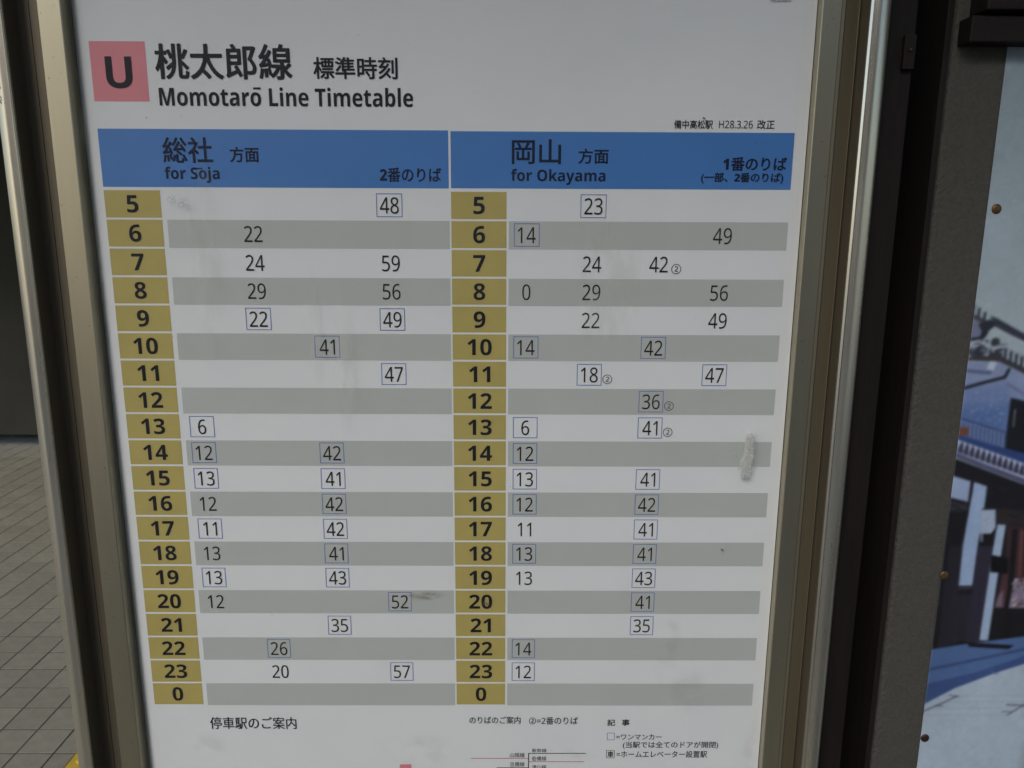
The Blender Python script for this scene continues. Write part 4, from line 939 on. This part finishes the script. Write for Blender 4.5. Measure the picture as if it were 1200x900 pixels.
def fleck(x, z, r, e=1.8, a=0.):
    vs = []
    for k in range(9):
        t = 2 * math.pi * k / 9; q = r * random.uniform(.7, 1.2); u, v = q * e * math.cos(t), q * math.sin(t)
        vs.append(bm.verts.new(((x + u * math.cos(a) - v * math.sin(a)) / 1e3, -.00610, Z0 + (z + u * math.sin(a) + v * math.cos(a)) / 1e3)))
    bm.faces.new(vs)
fleck(205.5, 104.6 + 8, 1.1, 2.0, -.5); fleck(207.5, 110.6, .5); fleck(253.6, -371.8, .9, 2.6, -.6); fleck(-379, 110, .6, 1); fleck(262, 88, .4, 3); fleck(165, -44, .5); 
for k in range(60): fleck(random.uniform(-440, 310), random.uniform(-660, 215), random.uniform(.12, .32), random.uniform(1, 2.5), random.uniform(0, 3))
for k in range(70):                 # specks on the two stiles
    n0 = len(bm.verts); fleck(random.choice((random.uniform(-474, -455), random.uniform(320, 336))), random.uniform(-700, 230), random.uniform(.2, .5), random.uniform(1, 2.2), random.uniform(0, 3))
    bm.verts.ensure_lookup_table()
    for v in bm.verts[n0:]: v.co.y = -.01415
me = bpy.data.meshes.new('dirt_fleck'); bm.to_mesh(me); bm.free()
d = link('dirt_fleck', me, MT['speck'], case); d['kind'] = 'stuff'

# fluffy clump stuck on the cover
cl = thing('fluff_clump', 'whitish fuzzy fibre clump stuck on the timetable near the right edge beside row 14', 'fluff', (.2755, -.0062, Z0 - .259))
bm = bmesh.new()
for k in range(190):
    t = random.uniform(-1, 1.15); hw = .0064 * (math.sqrt(max(.03, 1 - ((t + .3) / .75) ** 2)) if t < -.3 else 1 - .6 * (t + .3)); x = max(-hw, min(hw, random.gauss(0, hw * .5))); rr = random.uniform(.0006, .0013) * (1 - .45 * max(0, t))
    bmesh.ops.create_icosphere(bm, subdivisions=2, radius=rr, matrix=Matrix.Translation((x + .0014 * math.sin(t * 2.2), -rr * .5 - random.uniform(0, .0011) * (1 - abs(x) / .008), t * .0215)) @ Matrix.Diagonal((1, .7, random.uniform(1.5, 3.2), 1)))
for v in bm.verts: v.co += Vector((random.uniform(-1, 1), random.uniform(-1, 1), random.uniform(-1, 1))) * .00016
me = bpy.data.meshes.new('core'); bm.to_mesh(me); bm.free()
for p in me.polygons: p.use_smooth = True
link('core', me, MT['fluff'], cl)
bm = bmesh.new()
for k in range(2600):
    t = random.uniform(-1, 1.35); th = random.uniform(math.pi * .95, math.pi * 2.05); r = .0070 * (1 - .55 * (t + .3) if t > -.3 else math.sqrt(max(.03, 1 - ((t + .3) / .8) ** 2))) * random.uniform(.3, 1)
    if t > 1: r = .0022
    p = Vector((r * math.cos(th) + .0012 * math.sin(t * 2.2), .0030 * math.sin(th) - .0022, t * .0225)); dr = Vector((math.cos(th) + random.gauss(0, .5), math.sin(th) * .5 + random.gauss(0, .3), random.gauss(.25, .8))).normalized()
    ln = random.uniform(.0012, .0045) * (1.5 if t > .6 else 1); wd = .00011; side = dr.cross(Vector((0, 1, 0))).normalized() * wd; prev = None
    for s_ in range(5):
        q = p + dr * ln * s_ / 4; q.y = min(q.y, -.0001); dr = (dr + Vector((random.gauss(0, .25), random.gauss(0, .15), random.gauss(0, .25)))).normalized()
        cur = [bm.verts.new(q - side), bm.verts.new(q + side)]
        if prev: bm.faces.new((prev[0], prev[1], cur[1], cur[0]))
        prev = cur
me = bpy.data.meshes.new('fibres'); bm.to_mesh(me); bm.free()
f = link('fibres', me, MT['fluff'], cl); f['kind'] = 'stuff'
link('bead', box_me('bead', -.0158, -.0144, -.0012, -.0002, .0042, .0056, .0004), MT['fluff'], cl)

# ------------------------------------------------------------------ right of the case
wp = thing('wooden_post', 'dark brown wooden post just right of the right aluminium post', 'post', (.411, 0, 0))
link('shaft', box_me('shaft', -.022, .0135, .004, .10, 0, 2.5, .0015), MT['wood'], wp)
hg = link('latch_plate', box_me('latch_plate', .0005, .0125, -.002, .0038, Z0 + .163, Z0 + .197, .001), MT['wood'], wp)
bm = bmesh.new(); bmesh.ops.create_uvsphere(bm, u_segments=12, v_segments=8, radius=.0022); me = bpy.data.meshes.new('screw'); bm.to_mesh(me); bm.free()
link('screw', me, MT['screw_d'], hg, (.0068, -.0022, Z0 + .182))
tag(link('back_wall', box_me('back_wall', .425, 2.2, .115, .2, 0, 2.7), MT['dark']), 'wall closing the slot between the two wooden posts, its shade painted black', 'wall')  # dark wall added behind the slot, shadow put into its colour
w2 = thing('wooden_post', 'dark brown wooden upright along the left edge of the grey backing board', 'post', (.46, 0, 0))
link('shaft', box_me('shaft', .0, .0065, .012, .114, 0, 2.5, .001), MT['wood'], w2)
gb = thing('backing_board', 'rough grey backing board carrying the townhouse photo poster', 'board', (.4685, 0, 0))
# board with a ragged left arris
bm = bmesh.new(); NZ = 520; z_a, z_b = .30, 2.35
prof = [(.0, .03), (.0, .0185), (.002, .0148), (.006, .0140), (.012, .0140), (.55, .0140), (.83, .0140), (.83, .03)]
rows = []
for i in range(NZ + 1):
    z = z_a + (z_b - z_a) * i / NZ; rg = random.uniform(-.0007, .0007)
    rows.append([bm.verts.new((x + (rg if j < 4 else 0), y + (random.uniform(-.0005, .0005) if 1 <= j <= 3 else 0), z)) for j, (x, y) in enumerate(prof)])
for a, b in zip(rows, rows[1:]):
    for j in range(len(prof) - 1): bm.faces.new((a[j], a[j + 1], b[j + 1], b[j]))
bmesh.ops.recalc_face_normals(bm, faces=bm.faces[:])
me = bpy.data.meshes.new('board_face'); bm.to_mesh(me); bm.free(); link('board_face', me, MT['panel'], gb)
bt = thing('wooden_beam', 'dark brown wooden beam across the top of the grey board and poster', 'beam', (.4735, 0, 0))
bz = Z0 + .1885
link('lower_rail', box_me('lower_rail', .0005, .86, -.010, .0138, bz, bz + .0255, .0015), MT['woodh'], bt)
link('upper_rail', box_me('upper_rail', .010, .86, -.018, .0138, bz + .029, bz + .11, .0015), MT['woodh'], bt)
# the poster: printed photograph of an old townhouse street
SOFT = {(84, 104, 146), (62, 88, 138), (112, 124, 132)}     # washes with a soft rim in the photograph
def paint():
    x0, x1, z0, z1, st = 519.8, 1210., -1000., 189.5, 1.2
    nx = int((x1 - x0) / st) + 1; nz = int((z1 - z0) / st) + 1
    xs = np.linspace(x0, x1, nx); zs = np.linspace(z0, z1, nz); X, Zg = np.meshgrid(xs, zs)
    rng = np.random.default_rng(4)
    img = np.zeros((nz, nx, 3)); t = ((Zg - z0) / (z1 - z0))[..., None]
    img[:] = np.array((136, 147, 152)) * (1 - (t - .75) * 1.1 * (t > .75) * .5) + np.array((-4, 0, 3))
    def blend(mask, c, xa, za):
        sub = img[za[0]:za[1], xa[0]:xa[1]]; sub += (np.array(c, float) - sub) * mask[..., None]
    def win(px, pz, pad):
        a = max(0, int((min(px) - pad - x0) / st)); b = min(nx, int((max(px) + pad - x0) / st) + 2); c = max(0, int((min(pz) - pad - z0) / st)); d = min(nz, int((max(pz) + pad - z0) / st) + 2)
        return (a, b), (c, d)
    def seg(P, Q, XX, ZZ):
        d = np.array(Q) - np.array(P); L2 = max(1e-9, (d ** 2).sum()); tt_ = np.clip(((XX - P[0]) * d[0] + (ZZ - P[1]) * d[1]) / L2, 0, 1)
        return np.hypot(XX - P[0] - tt_ * d[0], ZZ - P[1] - tt_ * d[1])
    for e in POSTER:
        if e[0] == 'p':
            pts = e[2]; xa, za = win([p[0] for p in pts], [p[1] for p in pts], 2)
            if xa[1] <= xa[0] or za[1] <= za[0]: continue
            XX, ZZ = X[za[0]:za[1], xa[0]:xa[1]], Zg[za[0]:za[1], xa[0]:xa[1]]; sw = 16. if e[1] in SOFT else 1.3; ins = np.zeros(XX.shape, bool); dist = np.full(XX.shape, 1e9)
            for P, Q in zip(pts, pts[1:] + pts[:1]):
                if P[1] != Q[1]:
                    cr = ((P[1] > ZZ) != (Q[1] > ZZ)) & (XX < (Q[0] - P[0]) * (ZZ - P[1]) / (Q[1] - P[1]) + P[0]); ins ^= cr
                dist = np.minimum(dist, seg(P, Q, XX, ZZ))
            sd_ = np.where(ins, dist, -dist); blend(np.clip(.5 + sd_ / sw, 0, 1), e[1], xa, za)
        elif e[0] == 'l':
            c, w_, pts = e[1], e[2], e[3]
            for P, Q in zip(pts, pts[1:]):
                xa, za = win([P[0], Q[0]], [P[1], Q[1]], w_ + 2)
                if xa[1] <= xa[0] or za[1] <= za[0]: continue
                dd = seg(P, Q, X[za[0]:za[1], xa[0]:xa[1]], Zg[za[0]:za[1], xa[0]:xa[1]])
                blend(np.clip(.5 + (w_ * .5 - dd) / 1.2, 0, 1) * min(1, w_), c, xa, za)
        else:
            c, r, P = e[1], e[2], e[3]; xa, za = win([P[0]], [P[1]], r + 2)
            if xa[1] <= xa[0] or za[1] <= za[0]: continue
            dd = np.hypot(X[za[0]:za[1], xa[0]:xa[1]] - P[0], Zg[za[0]:za[1], xa[0]:xa[1]] - P[1]); blend(np.clip(.5 + (r - dd) / 1.2, 0, 1), c, xa, za)
    for ax in (0, 1, 0, 1): img = (np.roll(img, 1, ax) + 2 * img + np.roll(img, -1, ax)) / 4
    # mottling of the print: two scales of value noise
    for cell, amp in ((60, .03), (7, .012), (3, .01)):
        g = rng.standard_normal((nz // cell + 3, nx // cell + 3)); iz, ix = np.arange(nz) / cell, np.arange(nx) / cell
        z_, x_ = iz.astype(int), ix.astype(int); fz, fx = (iz - z_)[:, None], (ix - x_)[None]
        v = (g[z_][:, x_] * (1 - fz) * (1 - fx) + g[z_ + 1][:, x_] * fz * (1 - fx) + g[z_][:, x_ + 1] * (1 - fz) * fx + g[z_ + 1][:, x_ + 1] * fz * fx)
        img *= (1 + amp * v)[..., None]
    lum = img.mean(-1, keepdims=True); img = lum + (img - lum) * .82; img = np.clip(img / 255, 0, 1); lin = np.where(img <= .04045, img / 12.92, ((img + .055) / 1.055) ** 2.4) * PRINT_GAIN
    f_ = 1.0153                                      # the board stands 13 mm behind the timetable's plane
    co = np.stack([X / 1e3 * f_, np.full(X.shape, .0128), Z0 + Zg / 1e3 * f_], -1).reshape(-1, 3)
    idx = np.arange(nz * nx).reshape(nz, nx); q = np.stack([idx[:-1, :-1], idx[:-1, 1:], idx[1:, 1:], idx[1:, :-1]], -1).reshape(-1, 4)
    me = bpy.data.meshes.new('printed_photo'); me.vertices.add(len(co)); me.vertices.foreach_set('co', co.astype(np.float32).ravel())
    me.loops.add(q.size); me.loops.foreach_set('vertex_index', q.astype(np.int32).ravel()); me.polygons.add(len(q))
    me.polygons.foreach_set('loop_start', np.arange(0, q.size, 4, dtype=np.int32)); me.update(calc_edges=True)
    at = me.color_attributes.new('print', 'FLOAT_COLOR', 'POINT'); at.data.foreach_set('color', np.concatenate([lin.reshape(-1, 3), np.ones((len(co), 1))], 1).astype(np.float32).ravel())
    return me
PRINT_GAIN = 1.5
ps = thing('photo_poster', 'photo poster of a white-walled townhouse on a sunny street, screwed to the grey board', 'poster', (0, 0, 0))
link('printed_photo', paint(), MT['print'], ps)
link('poster_sheet', box_me('poster_sheet', .5292, 1.2290, .0130, .0139, .434, Z0 + .192), MT['paper'], ps)
for (x, z, m) in ((.5380, 21.6, 'screw'), (.5315, -412.7, 'screw'), (.5333, -635.7, 'screw_d'), (.90, 21, 'screw'), (.90, -412, 'screw')):
    bm = bmesh.new(); bmesh.ops.create_uvsphere(bm, u_segments=20, v_segments=10, radius=.0055, matrix=Matrix.Diagonal((1, .38, 1, 1)))
    me = bpy.data.meshes.new('screw_head'); bm.to_mesh(me); bm.free()
    for p in me.polygons: p.use_smooth = True
    sc = link('screw_head', me, MT[m], ps, (x, .0125, Z0 + z / 1e3))
    if m == 'screw_d': sc['label'] = 'dark red screw head'
